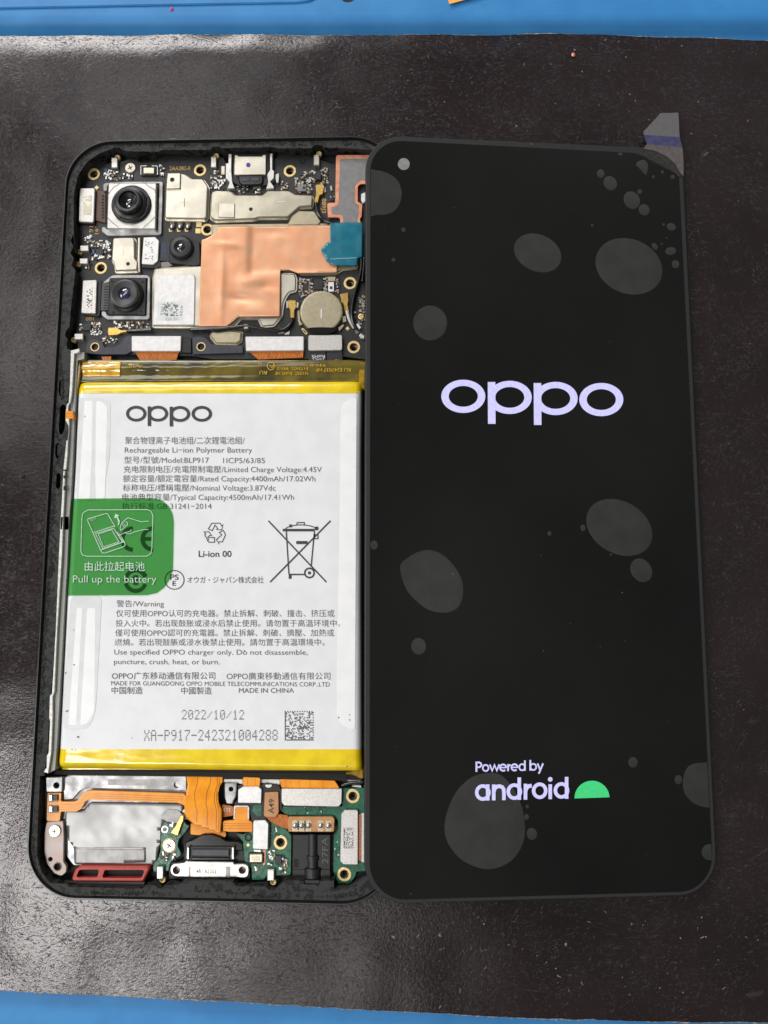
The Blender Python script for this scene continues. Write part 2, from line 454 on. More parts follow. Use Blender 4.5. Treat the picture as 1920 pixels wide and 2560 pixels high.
# ---- flat print -----------------------------------------------------------
class Plane:                             # where print is laid: the level phone planes or the tilted display
    def __init__(self, z): self.z = z
    def at(self, x, y): return W(x, y, self.z)
def strip_mesh(path, w, closed=False):
    """flat ribbon of width w along 2-D points, mitred"""
    P = [Vector(p) for p in path]; n = len(P); V = []; Fc = []
    for i in range(n):
        a = P[i-1] if (closed or i > 0) else None
        c = P[(i+1) % n] if (closed or i < n-1) else None
        if a is None: d = (c - P[i]).normalized(); m = Vector((-d.y, d.x)); k = 1
        elif c is None: d = (P[i] - a).normalized(); m = Vector((-d.y, d.x)); k = 1
        else:
            u, v = (P[i]-a).normalized(), (c-P[i]).normalized()
            n1, n2 = Vector((-u.y, u.x)), Vector((-v.y, v.x)); m = n1+n2; k = max(.4, 1+n1.dot(n2))
        V += [tuple(P[i] + m*(w/2/k)), tuple(P[i] - m*(w/2/k))]
    for i in range(n if closed else n-1):
        j = (i+1) % n; Fc.append((2*i, 2*i+1, 2*j+1, 2*j))
    return V, Fc
class Ink:
    """collects flat strokes and fills on one plane; each layer a hair above the last"""
    def __init__(self, pl, zone): self.pl, self.zone, self.V, self.F, self.k = pl, zone, [], [], 0
    def pt(self, x, y): return self.pl.at(*nat1(self.zone, x, y))
    def mm(self, w):                     # zoom pixels -> mm, about here
        return w / ZN[self.zone][2] / 11.9
    def add(self, V2, F):
        s = len(self.V); dz = .004 * self.k; self.k = (self.k + 1) % 6
        V2 = list(V2)
        self.V += [(x, y, dz) for x, y in V2]
        for f in F:
            a = sum(V2[f[i]][0]*V2[f[(i+1)%len(f)]][1] - V2[f[(i+1)%len(f)]][0]*V2[f[i]][1] for i in range(len(f)))
            f = f if a > 0 else f[::-1]
            self.F.append(tuple(s+i for i in f))
    def line(self, pts, w, closed=False): self.add(*strip_mesh([self.pt(*p) for p in pts], self.mm(w), closed)); return self
    def fill(self, pts): 
        p = [self.pt(*q) for q in pts]; self.add(p, [tuple(t) for t in tess([p])]); return self
    def ell(self, cx, cy, rx, ry, n=40, a0=0, a1=360, rot=0):
        c, s = math.cos(math.radians(rot)), math.sin(math.radians(rot)); out = []
        full = abs(a1-a0) >= 360
        for i in range(n if full else n+1):
            t = math.radians(a0 + (a1-a0)*i/n); x, y = rx*math.cos(t), ry*math.sin(t)
            out.append((cx + x*c - y*s, cy + x*s + y*c))
        return out
    def ring(self, cx, cy, rx, ry, w, wy=None, n=48):
        wy = wy or w
        o = [self.pt(*p) for p in self.ell(cx, cy, rx, ry, n)]; i = [self.pt(*p) for p in self.ell(cx, cy, rx-w, ry-wy, n)]
        self.add(o+i, [(k, (k+1)%n, n+(k+1)%n, n+k) for k in range(n)]); return self
    def arc(self, cx, cy, rx, ry, a0, a1, w, n=20): return self.line(self.ell(cx, cy, rx, ry, n, a0, a1), w)
    def disc(self, cx, cy, r, ry=None): return self.fill(self.ell(cx, cy, r, ry or r, 20))
    def done(self, name, matn, parent, kind=None):
        return self.pl.emit(name, self.V, self.F, matn, parent, kind) if hasattr(self.pl, 'emit') else \
            mk(name, [(x, y, z + self.pl.z) for x, y, z in self.V], self.F, matn, parent, kind)
_fc = bpy.data.curves.new('lettering', 'FONT'); _fo = bpy.data.objects.new('lettering', _fc); COL.objects.link(_fo)
_fc.resolution_u = 3
def glyphs(s, off=0.0, space=1.0):
    _fc.body = s; _fc.offset = off; _fc.space_character = space
    dg = bpy.context.evaluated_depsgraph_get(); dg.update()
    me = bpy.data.meshes.new_from_object(_fo.evaluated_get(dg))
    V = [(v.co.x, v.co.y) for v in me.vertices]; Fc = [tuple(p.vertices) for p in me.polygons]
    bpy.data.meshes.remove(me); return V, Fc
_hv, _ = glyphs('H'); CAPH = max(v[1] for v in _hv)
def text(s, zone, x0, y0, x1, y1, h, pl, matn, parent, name='printed_text', off=-0.006, up=None, space=1.0):
    """one printed line: baseline from (x0, y0) to (x1, y1), capitals h tall, all in photo coordinates"""
    V, Fc = glyphs(s, off, space)
    wmin = min(v[0] for v in V); wmax = max(v[0] for v in V)
    p0, p1 = Vector(pl.at(*nat1(zone, x0, y0))), Vector(pl.at(*nat1(zone, x1, y1)))
    ux, uy = up if up else (0, -1)
    u = Vector(pl.at(*nat1(zone, x0 + ux*h, y0 + uy*h))) - p0
    V2 = [p0 + (p1-p0)*((x-wmin)/(wmax-wmin)) + u*(y/CAPH) for x, y in V]
    V3 = [(p.x, p.y, 0.0) for p in V2]
    if (p1-p0).cross(u) < 0: Fc = [f[::-1] for f in Fc]
    if hasattr(pl, 'emit'): return pl.emit(name, V3, Fc, matn, parent, None)
    return mk(name, [(x, y, pl.z) for x, y, z in V3], Fc, matn, parent)
DOT = {'0':'0E11131519110E','1':'040C040404040E','2':'0E11010204081F','3':'1F02040201110E','4':'02060A121F0202','7':'1F010204080808',
       '8':'0E11110E11110E','9':'0E11110F01020C','-':'0000001F000000','/':'00010204081000','X':'11110A040A1111','A':'0E11111F111111','P':'1E11111E101010'}
# ================================================================== work surface
BZ = -3.0                                                     # level of the blue mat below the sheet
def nz(x, y, s, k=0.0): return mnoise.noise(Vector((x*s, y*s, k)))
# blue silicone mat: flat bed with a raised border beyond the far edge of the sheet
prof = [(-260, BZ), (W(960, 92, 0)[1]+.2, BZ), (W(960, 80, 0)[1], BZ+.15), (W(960, 72, 0)[1], BZ+1.2), (W(960, 64, 0)[1], BZ+2.5), (W(960, 56, 0)[1], BZ+3.3),
        (W(960, 48, 0)[1], BZ+3.6), (W(960, 38, 0)[1], BZ+3.7), (W(960, -30, 0)[1], BZ+3.7), (260, BZ+3.7)]
V = []; Fc = []
xs = np.linspace(-220, 300, 40)
for x in xs:
    for y, z in prof: V.append((x, y + (-.022*(x-30) if 80 < y < 130 else 0), z))
m = len(prof)
for i in range(len(xs)-1):
    for k in range(m-1): a = i*m+k; Fc.append((a, a+m, a+m+1, a+1))
tag(mk('work_mat', V, Fc, 'blue_mat', None, smooth=True), kind='structure')
wm = [o for o in COL.objects if o.name == 'work_mat'][0]
prism('raised_pad', 'n', [(-160,26),(0,20),(400,12),(740,6),(775,2),(800,-14),(806,-90),(-160,-90)], BZ+3.5, BZ+4.15, 'blue_mat', wm, r=1.5, bev=.25)
c = W(870, -14, BZ+3.7)
lathe_at('punched_hole', c, [(2.0, BZ+3.73), (1.7, BZ+3.75), (0, BZ+3.74)], 'hole_dark', wm, 24)

# the dark sheet
top_e = [(-170,92),(0,86),(120,84),(300,82),(580,79),(760,82),(960,82),(1180,79),(1400,77),(1500,79),(1620,84),(1760,90),(1920,97),(2100,106)]
bot_e = [(-170,2470),(0,2477),(90,2482),(175,2486),(300,2492),(420,2499),(560,2504),(700,2513),(860,2523),(960,2529),(1060,2532),(1200,2541),(1300,2546),(1480,2551),(1640,2556),(1920,2557),(2100,2556)]
SH = empty('leather_sheet', (*W(960, 1280, 0), BZ), 'scuffed dark brown leather-like sheet lying on the blue mat under the phone', 'sheet')
def sheet_z(x, y):
    e = 0.0
    if x < -37 or y < -82 or y > 82:
        d = min(1.0, max(-37 - x, abs(y) - 82) / 8.0) if (x < -37 or abs(y) > 82) else 0
        e = -.42 * d * (0.5 + 0.5*nz(x, y, .045, 3.1) + .35*nz(x, y, .11, 1.7))
    yt = 109.5 - .03*(x+57)
    if y > yt-4: e -= .018*(y-yt+4)**2 * (.55 + .9*max(0, nz(x, 0, .06, 2)+.35))
    return e - .01
def resample(pts, k):
    out = []
    for (x0, y0), (x1, y1) in zip(pts, pts[1:]):
        for t in range(k): out.append((x0 + (x1-x0)*t/k, y0 + (y1-y0)*t/k))
    return out + [pts[-1]]
te = [W(x, y, 0) for x, y in resample(top_e, 14)]; be = [W(x, y, 0) for x, y in resample(bot_e, 12)]
te = [(x, y + .22*nz(x, 0, .9, 5) + .12*nz(x, 0, 2.7, 2)) for x, y in te]
be = [(x, y + .22*nz(x, 0, .8, 9) + .12*nz(x, 0, 2.9, 4)) for x, y in be]
nxs, nys = 150, 130
def along(e, u):
    t = u*(len(e)-1); i = min(int(t), len(e)-2); f = t-i
    return Vector(e[i])*(1-f) + Vector(e[i+1])*f
V = []; Fc = []
for j in range(nys+1):
    for i in range(nxs+1):
        p = along(te, i/nxs)*(1-j/nys) + along(be, i/nxs)*(j/nys)
        V.append((p.x, p.y, sheet_z(p.x, p.y)))
for j in range(nys):
    for i in range(nxs):
        a = j*(nxs+1)+i; Fc.append((a, a+nxs+1, a+nxs+2, a+1))
mk('sheet_face', V, Fc, 'dark_sheet', SH, smooth=True)
def edge(e, out, name):
    V = []; Fc = []; n = len(e)*3
    for i in range(n):
        p = along(e, i/(n-1)); f = max(.06, .26 + .3*nz(p.x, 0, 1.6, 8) + .25*nz(p.x, 0, 4.5, 3)) * (1.0 + .8*nz(p.x, 0, .08, 1))
        z = sheet_z(p.x, p.y)
        for d, zz in ((0, z-.03), (f*.5, z-.12), (f, z-.55), (f*.8+.05, z-1.2), (.05, BZ)): V.append((p.x, p.y + out*d, zz))
    for i in range(n-1):
        for k in range(4): a = i*5+k; Fc.append((a, a+5, a+6, a+1) if out < 0 else (a, a+1, a+6, a+5))
    mk(name, V, Fc, 'sheet_edge', SH)
edge(te, 1, 'frayed_edge'); edge(be, -1, 'frayed_edge')

# orange paper on the mat, only its corner in view
pz = BZ + 4.3
tag(prism('paper_slip', 'n', [(1112,-40),(1123,10),(1164,-1),(1330,-52),(1300,-170),(1090,-140)], pz, pz+.12, 'orange_paper', None),
    'orange paper slip with one corner on the blue mat at the top edge', 'paper')

# crumbs and dust
def crumb(name, px, py, z, r, matn, label, cat='crumb', seed=0):
    c = W(px, py, z); rr = random.Random(seed); V = []; Fc = []; n = 7
    V.append((c[0], c[1], z + r*.9))
    for k in range(n): a = 2*math.pi*k/n; q = r*rr.uniform(.7, 1.25); V.append((c[0]+q*math.cos(a), c[1]+q*math.sin(a), z + r*rr.uniform(.2, .6)))
    for k in range(n): a = 2*math.pi*k/n; q = r*rr.uniform(.6, 1.0); V.append((c[0]+q*math.cos(a), c[1]+q*math.sin(a), z))
    for k in range(n):
        l = (k+1) % n; Fc += [(0, 1+k, 1+l), (1+k, 1+n+k, 1+n+l, 1+l)]
    return tag(mk(name, V, Fc, matn, None), label, cat)
crumb('crumb', 1433, 137, 0, .50, 'crumb_copper', 'small copper-coloured crumb on the dark sheet above the display', seed=3)
crumb('crumb', 429, 24, BZ+3.7, .42, 'crumb_pink', 'tiny pink crumb on the raised blue mat border', seed=5)
crumb('crumb', 57, 1192, -.1, .42, 'crumb_dark', 'tiny black crumb on the dark sheet left of the phone', seed=6)
crumb('crumb', 1437, 125, 0, .22, 'dust', 'tiny pale crumb just above the copper-coloured crumb', seed=8)
rr = random.Random(11); V = []; Fc = []
def fleck(px, py, r, asp, ang, z=0.0):
    x, y = W(px, py, z); s = len(V); n = 5
    zz = sheet_z(x, y) + .03 if z == 0 else z
    for k in range(n):
        a = 2*math.pi*k/n; q = r*rr.uniform(.7, 1.2); u, v = q*math.cos(a)*asp, q*math.sin(a)
        V.append((x + u*math.cos(ang) - v*math.sin(ang), y + u*math.sin(ang) + v*math.cos(ang), zz + rr.uniform(0, .05)))
    V.append((x, y, zz + .09 + r*.3))
    for k in range(n): Fc.append((s+k, s+(k+1) % n, s+n))
for k in range(330):
    px, py = rr.uniform(0, 1920), rr.choice([rr.uniform(100, 420), rr.uniform(2260, 2500), rr.uniform(100, 420), rr.uniform(2290, 2500), rr.uniform(300, 2500)])
    if 60 < px < 1800 and 345 < py < 2275: continue
    if rr.random() < .25: fleck(px, py, rr.uniform(.05, .09), rr.uniform(3, 7), rr.uniform(0, 3.14))
    else: fleck(px, py, rr.choice([.05, .06, .08, .08, .12]), rr.uniform(1, 2), rr.uniform(0, 3.14))
for px, py, r in ((1389,258,.14),(1180,205,.1),(1298,107,.12),(1706,112,.16),(1456,178,.2),(1790,340,.14),(1575,235,.16),(1236,303,.12),(1291,315,.18),
                  (1415,2362,.24),(985,2343,.3),(1100,2340,.28),(1210,2310,.2),(1030,2370,.12),(1110,2372,.12),(1390,2422,.12)): fleck(px, py, r, 1.3, r*20)
for px, py, L in ((1100,2518,.5),(1310,160,.6),(1020,200,.4),(1765,385,.8),(1045,2340,.7),(1515,95,.4),(1548,100,.5)): fleck(px, py, .1, L*9, rr.uniform(.5, 1.2))
tag(mk('dust', V, Fc, 'dust', None), 'pale dust flecks and fibres scattered over the dark sheet', 'dust', kind='stuff')

# ================================================================== the opened phone
PH = empty('opened_phone', (0, 0, 0), 'opened phone without its back cover, showing circuit boards, camera modules and white battery', 'phone')
ZR, ZL, ZF, ZB = 7.6, 7.0, 3.0, 4.4                             # rim, ledge, floor, top of the boards
def rrect(w, h, r, n=12):
    o = []
    for cx, cy, a in ((w-r, h-r, 0), (-w+r, h-r, 90), (-w+r, -h+r, 180), (w-r, -h+r, 270)):
        for k in range(n+1):
            t = math.radians(a + 90*k/n); o.append((cx + r*math.cos(t), cy + r*math.sin(t)))
    return o
def loops(ls, name, matn, parent, close_bottom=True, smooth=False):
    n = len(ls[0][0]); V = []; Fc = []
    for o, z in ls: V += [(x, y, z) for x, y in o]
    for k in range(len(ls)-1):
        for i in range(n): j = (i+1) % n; Fc.append((k*n+i, k*n+j, (k+1)*n+j, (k+1)*n+i))
    if close_bottom: Fc.append(tuple(range(n))[::-1])
    return mk(name, V, Fc, matn, parent, None, smooth)
def off(d): return rrect(36.7-d, 79.85-d, 10.4-d)
loops([(off(1.6), 0.02), (off(.5), .5), (off(0), 1.8), (off(0), 6.6), (off(.12), 7.3), (off(.28), ZR), (off(.50), ZR), (off(.62), 7.25), (off(.8), 6.9), (off(1.2), 6.85)],
      'frame', 'rim_black', PH)
inner = nat('A', [(150,1244),(140,900),(142,640),(190,440),(280,312),(400,225),(500,186),(535,178),(560,160),(610,160),(640,180),(690,200),(1020,203),(1060,186),(1500,186),(1560,180),(1590,150),(1640,150)]) \
      + nat('B', [(105,166),(640,156),(680,170),(1030,168),(1060,130),(1140,130),(1160,160),(1500,172),(1659,190)]) \
      + [(948,400),(956,470),(960,900),(964,1500),(968,2000),(966,2120),(955,2180)] \
      + nat('G', [(1400,1530),(1200,1672),(1008,1668),(1008,1566),(830,1566),(820,1615),(620,1612),(622,1566),(380,1558),(290,1650),(240,1690),(170,1690),(120,1640)]) \
      + nat('F', [(1440,1640),(1090,1640),(1045,1575),(410,1570),(345,1622),(180,1620),(110,1670),(60,1640)]) \
      + nat('E', [(1210,1170),(1140,1180),(1120,1214),(430,1196),(400,1170),(250,1162),(165,1060),(122,900),(130,600),(150,150),(192,148)]) \
      + nat('X', [(160,2120),(185,1970),(200,1650),(212,1510),(250,1000),(275,400),(290,0)]) \
      + nat('O', [(470,1850),(500,1590),(520,1240),(548,1200),(550,1040),(512,1000),(515,900),(530,790),(556,560),(575,120),(530,110),(525,20)]) \
      + nat('C', [(80,1200),(50,1160),(60,1110),(100,1060),(110,900),(160,480),(120,430),(140,350),(105,300),(140,240),(110,170),(140,100)])
inner = [W(x, y, ZL) for x, y in inner]
slots = [nat('O', s) for s in ([(440,830),(470,790),(505,795),(515,860),(500,1090),(470,1160),(440,1160),(425,1120)],
                               [(400,1650),(425,1630),(450,1650),(447,1800),(420,1832),(390,1810)],
                               [(430,510),(455,490),(478,500),(455,520),(448,660),(470,690),(440,695),(425,640)],
                               [(390,1290),(410,1262),(440,1268),(412,1300),(410,1400),(432,1450),(400,1462),(380,1400)])]
V, Fc = solid(off(.9), 4.0, ZL, 0, [inner] + [ccw([W(x, y, ZL) for x, y in s]) for s in slots], hz=3.0)
# irregular adhesive residue: ledge surface itself
mk('adhesive_ledge', V, Fc, 'ledge', PH)
V, Fc = solid(off(1.0), .6, ZF, 0)
mk('inner_floor', V, Fc, 'floor_black', PH)
# scraps of torn black adhesive standing on the ledge
rr = random.Random(5)
def scraps(zone, path, n, w, rmin, rmax):
    V = []; Fc = []
    for k in range(int(n*1.9)):
        t = rr.random()*(len(path)-1); i = int(t); f = t-i
        x = path[i][0]*(1-f)+path[i+1][0]*f + rr.uniform(-w, w); y = path[i][1]*(1-f)+path[i+1][1]*f + rr.uniform(-w, w)
        c = W(*nat1(zone, x, y), ZL); s = len(V); m = 7
        for a in range(m):
            q = .62*rr.uniform(rmin, rmax); th = 2*math.pi*a/m
            V.append((c[0]+q*math.cos(th), c[1]+q*1.3*math.sin(th), ZL + .005 + .012*(k % 7)))
        V.append((c[0], c[1], ZL+.10+.012*(k % 7)))
        for a in range(m): Fc.append((s+a, s+(a+1) % m, s+m))
    mk('adhesive_residue', V, Fc, 'black_foam', PH, kind='stuff')
scraps('E', [(80,650),(85,900),(120,1060),(200,1170)], 26, 14, .12, .38)
scraps('E', [(640,1250),(700,1260),(800,1245),(1000,1265),(1080,1250),(1260,1250)], 34, 16, .12, .36)
scraps('F', [(560,1700),(900,1690),(1000,1720),(1240,1730)], 20, 14, .1, .3)
scraps('G', [(20,1760),(180,1770),(300,1740)], 24, 22, .1, .3)
scraps('G', [(660,1790),(900,1760),(1100,1770),(1260,1750),(1370,1690)], 22, 14, .08, .24)
scraps('X', [(235,20),(225,250),(225,480),(205,570)], 60, 22, .12, .42)
scraps('X', [(195,600),(180,800),(165,1000),(160,1250),(150,1400),(140,1600),(130,1850),(125,1960)], 90, 16, .12, .4)
scraps('O', [(440,150),(450,330),(470,480),(480,600),(470,730)], 40, 16, .1, .34)
scraps('O', [(440,800),(390,950),(380,1100),(420,1200),(460,1400),(380,1560),(370,1900),(350,2100)], 60, 18, .1, .34)
scraps('A', [(460,120),(700,130),(900,120),(1050,140)], 40, 18, .12, .42)
scraps('A', [(1200,130),(1350,140),(1600,130)], 26, 16, .1, .36)
scraps('B', [(180,110),(400,120),(700,115),(900,130),(1300,120),(1500,125)], 50, 14, .1, .36)
scraps('A', [(95,1200),(90,900),(110,600),(250,250),(380,160)], 50, 12, .1, .34)

# bare metal rib between ledge and battery
prism('bare_rib', 'O', [(575,128),(680,104),(682,150),(618,168),(604,420),(590,640),(572,760),(548,800),(540,870),(556,960),(556,1040),(545,1200),(535,1400),(520,1560),(500,1640),(500,1850),(488,2100),(470,2330),(440,2330),(470,1850),(482,1600),(520,1240),(542,1220),(545,1050),(510,990),(512,900),(525,790),(548,770),(562,560)], ZF, ZL+.1, 'bare_metal', PH, bev=.06)
prism('bare_rib', 'X', [(290,100),(310,100),(300,400),(262,1000),(240,1490),(226,1520),(226,1680),(215,1960),(190,2130),(155,2118),(178,2080),(180,1990),(194,1965),(205,1720),(198,1690),(204,1515),(220,1500),(250,1000),(275,400)], ZF, ZL+.1, 'bare_metal', PH, bev=.06)
for k, (y0, y1) in enumerate(((1590,1612),(1665,1700),(1790,1850))):
    prism('rib_joint', 'O', [(485,y0),(522,y0+4),(520,y1),(483,y1-4)], ZL, ZL+.16, 'black_foam', PH)
prism('side_wall', 'O', [(610,170),(740,150),(740,230),(660,250),(640,640),(622,900),(596,1500),(570,2000),(545,2330),(470,2330),(500,1850),(520,1560),(545,1200),(556,1040),(556,960),(590,640)], ZF, 6.4, 'wall_grey', PH)
prism('side_wall', 'X', [(310,100),(355,100),(340,500),(320,800),(290,1350),(262,1850),(245,2100),(190,2130),(215,1960),(226,1520),(262,1000)], ZF, 6.4, 'wall_grey', PH)
prism('key_flex', 'O', [(512,872),(600,874),(606,962),(510,966)], 5.2, ZL+.2, 'flex_orange', PH)
for y in (895, 918, 941): prism('flex_trace', 'O', [(514,y),(604,y+1),(604,y+5),(514,y+4)], 6.9, ZL+.22, 'flex_trace', PH)
# ------------------------------------------------------------------ main board (black)
RINGS = [('A',352,437),('A',1453,397),('A',1527,1013),('B',808,405),('C',425,457),('D',1432,614),('D',1470,1277)]
board = nat('A', [(205,960),(215,560),(300,350),(470,300),(490,330),(670,300),(700,285),(800,285),(830,320),(1000,320),(1040,250),(1200,255),(1550,262)]) \
      + nat('B', [(110,262),(150,330),(600,330),(700,240),(1000,245),(1240,330)]) + [(955,410),(955,905)] \
      + nat('D', [(1380,1375),(970,1400),(0,1400)]) + nat('C', [(1380,1370),(270,1345),(190,1300),(155,1000),(180,520),(230,480),(200,455),(190,300),(195,60)])
hs = []
for z_, x, y in RINGS: hs.append(circ(W(*nat1(z_, x, y), ZB), .92))
V, Fc = solid(ccw([W(x, y, ZB) for x, y in board]), 3.1, ZB, 0, hs)
MB = mk('main_board', V, Fc, 'pcb_black', PH)
def ring_proto(c, z, parent, R=1.38, r=.86):
    return lathe_at('screw_ring', c, [(R, z-.1), (R, z+.06), (R-.06, z+.10), (r+.05, z+.10), (r, z+.04), (r, z-.25)], 'gold', parent, 36)
def nut_proto(c, z, parent, r=.84):
    return lathe_at('threaded_insert', c, [(r, z-.05), (r-.16, z-.2), (r-.16, z-.9), (r-.34, z-.95), (r-.36, z-1.25), (0, z-1.3)], ['thread', 'hole_dark'], parent, 24, fm=[0,0,0,1,1])
RP = NP = None
def screw_hole(zone, x, y, z, parent):
    global RP, NP
    c = W(*nat1(zone, x, y), z)
    if RP is None: RP = ring_proto(c, z, parent); NP = nut_proto(c, z, parent); return
    dz = WL[RP.name].z - RZ0; dn = WL[NP.name].z - RZ0
    again(RP, parent, (c[0], c[1], z + dz)); again(NP, parent, (c[0], c[1], z + dn))
RZ0 = ZB
for z_, x, y in RINGS: screw_hole(z_, x, y, ZB, MB)
# phillips screws
def cross_screw(zone, x, y, z, parent, R, matn='nickel_bright'):
    c = W(*nat1(zone, x, y), z); a = random.uniform(0, 1.5)
    o = []
    for k in range(4):
        t = a + k*math.pi/2
        for d, w in ((.14, -.10), (.50, -.08), (.50, .08), (.14, .10)):
            o.append((c[0] + R*(d*math.cos(t) - w*math.sin(t)), c[1] + R*(d*math.sin(t) + w*math.cos(t))))
    V, Fc = solid(circ(c, R, 36), z-.2, z+.28, .12, [o], hz=z-.05)
    s = mk('screw', V, Fc, matn, parent)
    lathe_at('cross_recess', c, [(R*.55, z+.0), (0, z-.06)], 'thread', s, 16)
    return s
cross_screw('A', 732, 377, ZB, MB, 1.22, 'nickel')

# spring contacts with their gold pads
def spring(zone, x0, y0, x1, y1, gx, gy, z, parent, top='steel'):
    s = prism('spring_contact', zone, box4(x0, y0, x1, y1), z, z+.9, top, parent, r=.15, bev=.16)
    c = W(*nat1(zone, gx, gy), z+.5)
    lathe_at('contact_pad', c, [(.62, z-.2), (.62, z+.45), (.5, z+.55), (.34, z+.5), (.3, z+.2), (0, z+.15)], 'gold', s, 20)
spring('A', 530, 262, 598, 372, 595, 262, ZB, PH); spring('A', 1562, 250, 1622, 368, 1620, 245, ZB, PH)
spring('B', 1052, 232, 1115, 344, 1110, 225, ZB, PH, 'nickel_bright')
spring('C', 205, 218, 298, 282, 205, 285, ZB, PH); spring('C', 200, 352, 290, 415, 190, 415, ZB, PH); spring('C', 145, 1132, 240, 1200, 140, 1200, ZB, PH)

# ------------------------------------------------------------------ camera modules
# large one: silver housing, tall barrel
prism('camera_bracket', 'A', [(446,545),(470,528),(640,515),(1058,513),(1066,525),(1052,1050),(1035,1066),(490,1076),(432,1030),(436,985),(470,985),(480,1010),(1012,1018),(1030,530),(505,535),(490,560),(485,610),(450,612)], ZB-.2, ZB+.55, 'magnesium', PH, r=.25, bev=.08)
CM = prism('camera_module', 'A', [(500,528),(1000,526),(990,1008),(484,1004)], ZB-.6, 6.0, 'steel', PH, r=.35, bev=.18)
cc = W(*nat1('A', 742, 757), 6.05)
lathe_at('lens_barrel', cc, [(4.35, 5.95), (4.35, 6.45), (4.15, 6.6), (3.75, 6.62), (3.65, 6.95), (3.2, 7.1), (2.9, 7.15), (2.75, 7.9), (2.6, 8.35), (2.35, 8.45), (2.1, 8.4), (1.9, 7.9), (1.0, 7.3), (.85, 7.25)], ['lens_black','lens_grey'], CM, 56, fm=[0,0,0,0,0,0,0,0,1,1,0,0,0])
lathe_at('lens', cc, [(1.02, 7.28), (.75, 7.42), (.4, 7.5), (0, 7.53)], 'lens_glass', CM, 28, True)
for a0 in (20, 110, 200, 265, 330):
    V = []; Fc = []
    for k in range(7):
        t = math.radians(a0 + k*6)
        for r_, z_ in ((3.72, 6.63), (3.98, 6.63), (3.98, 6.78), (3.72, 6.78)): V.append((cc[0]+r_*math.cos(t), cc[1]+r_*math.sin(t), z_))
    for k in range(6):
        for q in range(4): a = 4*k; Fc.append((a+q, a+(q+1) % 4, a+4+(q+1) % 4, a+4+q))
    mk('barrel_lug', V, Fc, 'lens_grey', CM)
for L_ in ([(500,645),(555,575),(620,535)],[(880,530),(930,570),(985,600),(990,640)],[(488,880),(545,940),(610,990)],[(862,995),(925,940),(985,880)]):
    Ink(Plane(6.012), 'A').line(L_, 9).done('stamped_groove', 'graphite', CM)
# smaller black ones
def black_cam(name, zone, base, zt, cx, cy, R, prof_top, glass, gm, lens_r, label=None):
    m = prism(name, zone, base, ZB-.6, zt, 'black_plastic', PH, r=.3, bev=.15)
    c = W(*nat1(zone, cx, cy), zt)
    p = [(R, zt-.05), (R, zt+.35), (R*.93, zt+.5)] + [(R*a, zt+b) for a, b in prof_top]
    lathe_at('lens_barrel', c, p, ['lens_black','lens_grey'], m, 48, fm=[0,0,0] + [1]*(len(p)-4))
    zt2 = zt + prof_top[-1][1]
    lathe_at('lens', c, [(lens_r*1.1, zt2-.02), (lens_r*.7, zt2+.1), (0, zt2+.16)], gm, m, 28, True)
    return m
black_cam('camera_module', 'C', [(1148,150),(1225,160),(1300,160),(1400,180),(1450,185),(1455,420),(1400,440),(1130,405),(1130,250)], 5.2, 1262, 252, 2.65, [(.9,.6),(.84,.9),(.55,1.0),(.34,.6)], None, 'lens_glass', .75)
prism('camera_bracket', 'C', [(535,535),(560,528),(905,528),(935,550),(928,975),(905,990),(485,990),(430,945),(430,905),(470,905),(490,950),(895,950),(908,560),(520,562),(512,600),(450,620),(450,600)], ZB-.2, ZB+.55, 'magnesium', PH, r=.25, bev=.08)
W2 = black_cam('camera_module', 'C', [(512,565),(895,562),(886,946),(496,942)], 5.3, 692, 742, 3.75, [(.88,.6),(.84,1.3),(.72,1.45),(.40,1.2),(.3,.9)], None, 'lens_blue', 1.1)
for x, y in ((540,595),(858,600),(840,908),(555,915)): lathe('housing_rivet', 'C', x, y, 5.3, [(.32,5.28),(.32,5.36),(.2,5.36),(.15,5.3),(0,5.3)], 'lens_grey', W2, 14)

# ------------------------------------------------------------------ board connectors
def cover(zone, pts, z0, z1, matn, r=.3, bev=.1, parent=PH, name='connector_cover'):
    return prism(name, zone, pts, z0, z1, matn, parent, r=r, bev=bev)
def code(zone, x0, y0, x1, y1, nx, ny, pl, matn, parent, seed, dens=.5, name='printed_code', solid_l=False):
    rr = random.Random(seed); V = []; Fc = []
    for j in range(ny):
        for i in range(nx):
            on = rr.random() < dens
            if solid_l: on = (i == 0 or j == ny-1) or (j == 0 and i % 2 == 0) or (i == nx-1 and j % 2 == 1) or (0 < i < nx-1 and 0 < j < ny-1 and rr.random() < dens)
            if not on: continue
            a, b = x0+(x1-x0)*(i+.06)/nx, x0+(x1-x0)*(i+.94)/nx; c_, d = y0+(y1-y0)*(j+.06)/ny, y0+(y1-y0)*(j+.94)/ny
            s = len(V); V += [(*pl.at(*nat1(zone, *p)), pl.z) for p in ((a,d),(b,d),(b,c_),(a,c_))]; Fc.append((s,s+1,s+2,s+3))
    return mk(name, V, Fc, matn, parent)
prism('camera_flex', 'A', [(362,608),(440,612),(470,640),(470,940),(425,930),(352,910)], ZB, ZB+.35, 'flex_brown', PH)
for k in range(8): prism('flex_finger', 'A', box4(428, 650+k*32, 452, 664+k*32), ZB+.3, ZB+.55, 'chip', PH, r=.08)
prism('connector_body', 'A', [(195,590),(375,600),(360,955),(188,945)], ZB, 5.0, 'black_plastic', PH, r=.2)
k = cover('A', [(205,580),(362,580),(348,938),(192,930)], 4.9, 5.5, 'steel_brushed', .45, .12)
cover('A', [(240,655),(330,655),(322,860),(236,858)], 5.4, 5.54, 'nickel', .1, .02, k, 'etched_panel')
code('A', 245, 665, 322, 850, 5, 12, Plane(5.56), 'print_pale', k, 4, .35)
prism('connector_body', 'C', [(245,570),(400,570),(430,600),(410,950),(380,960),(225,935)], ZB, 5.0, 'black_plastic', PH, r=.25)
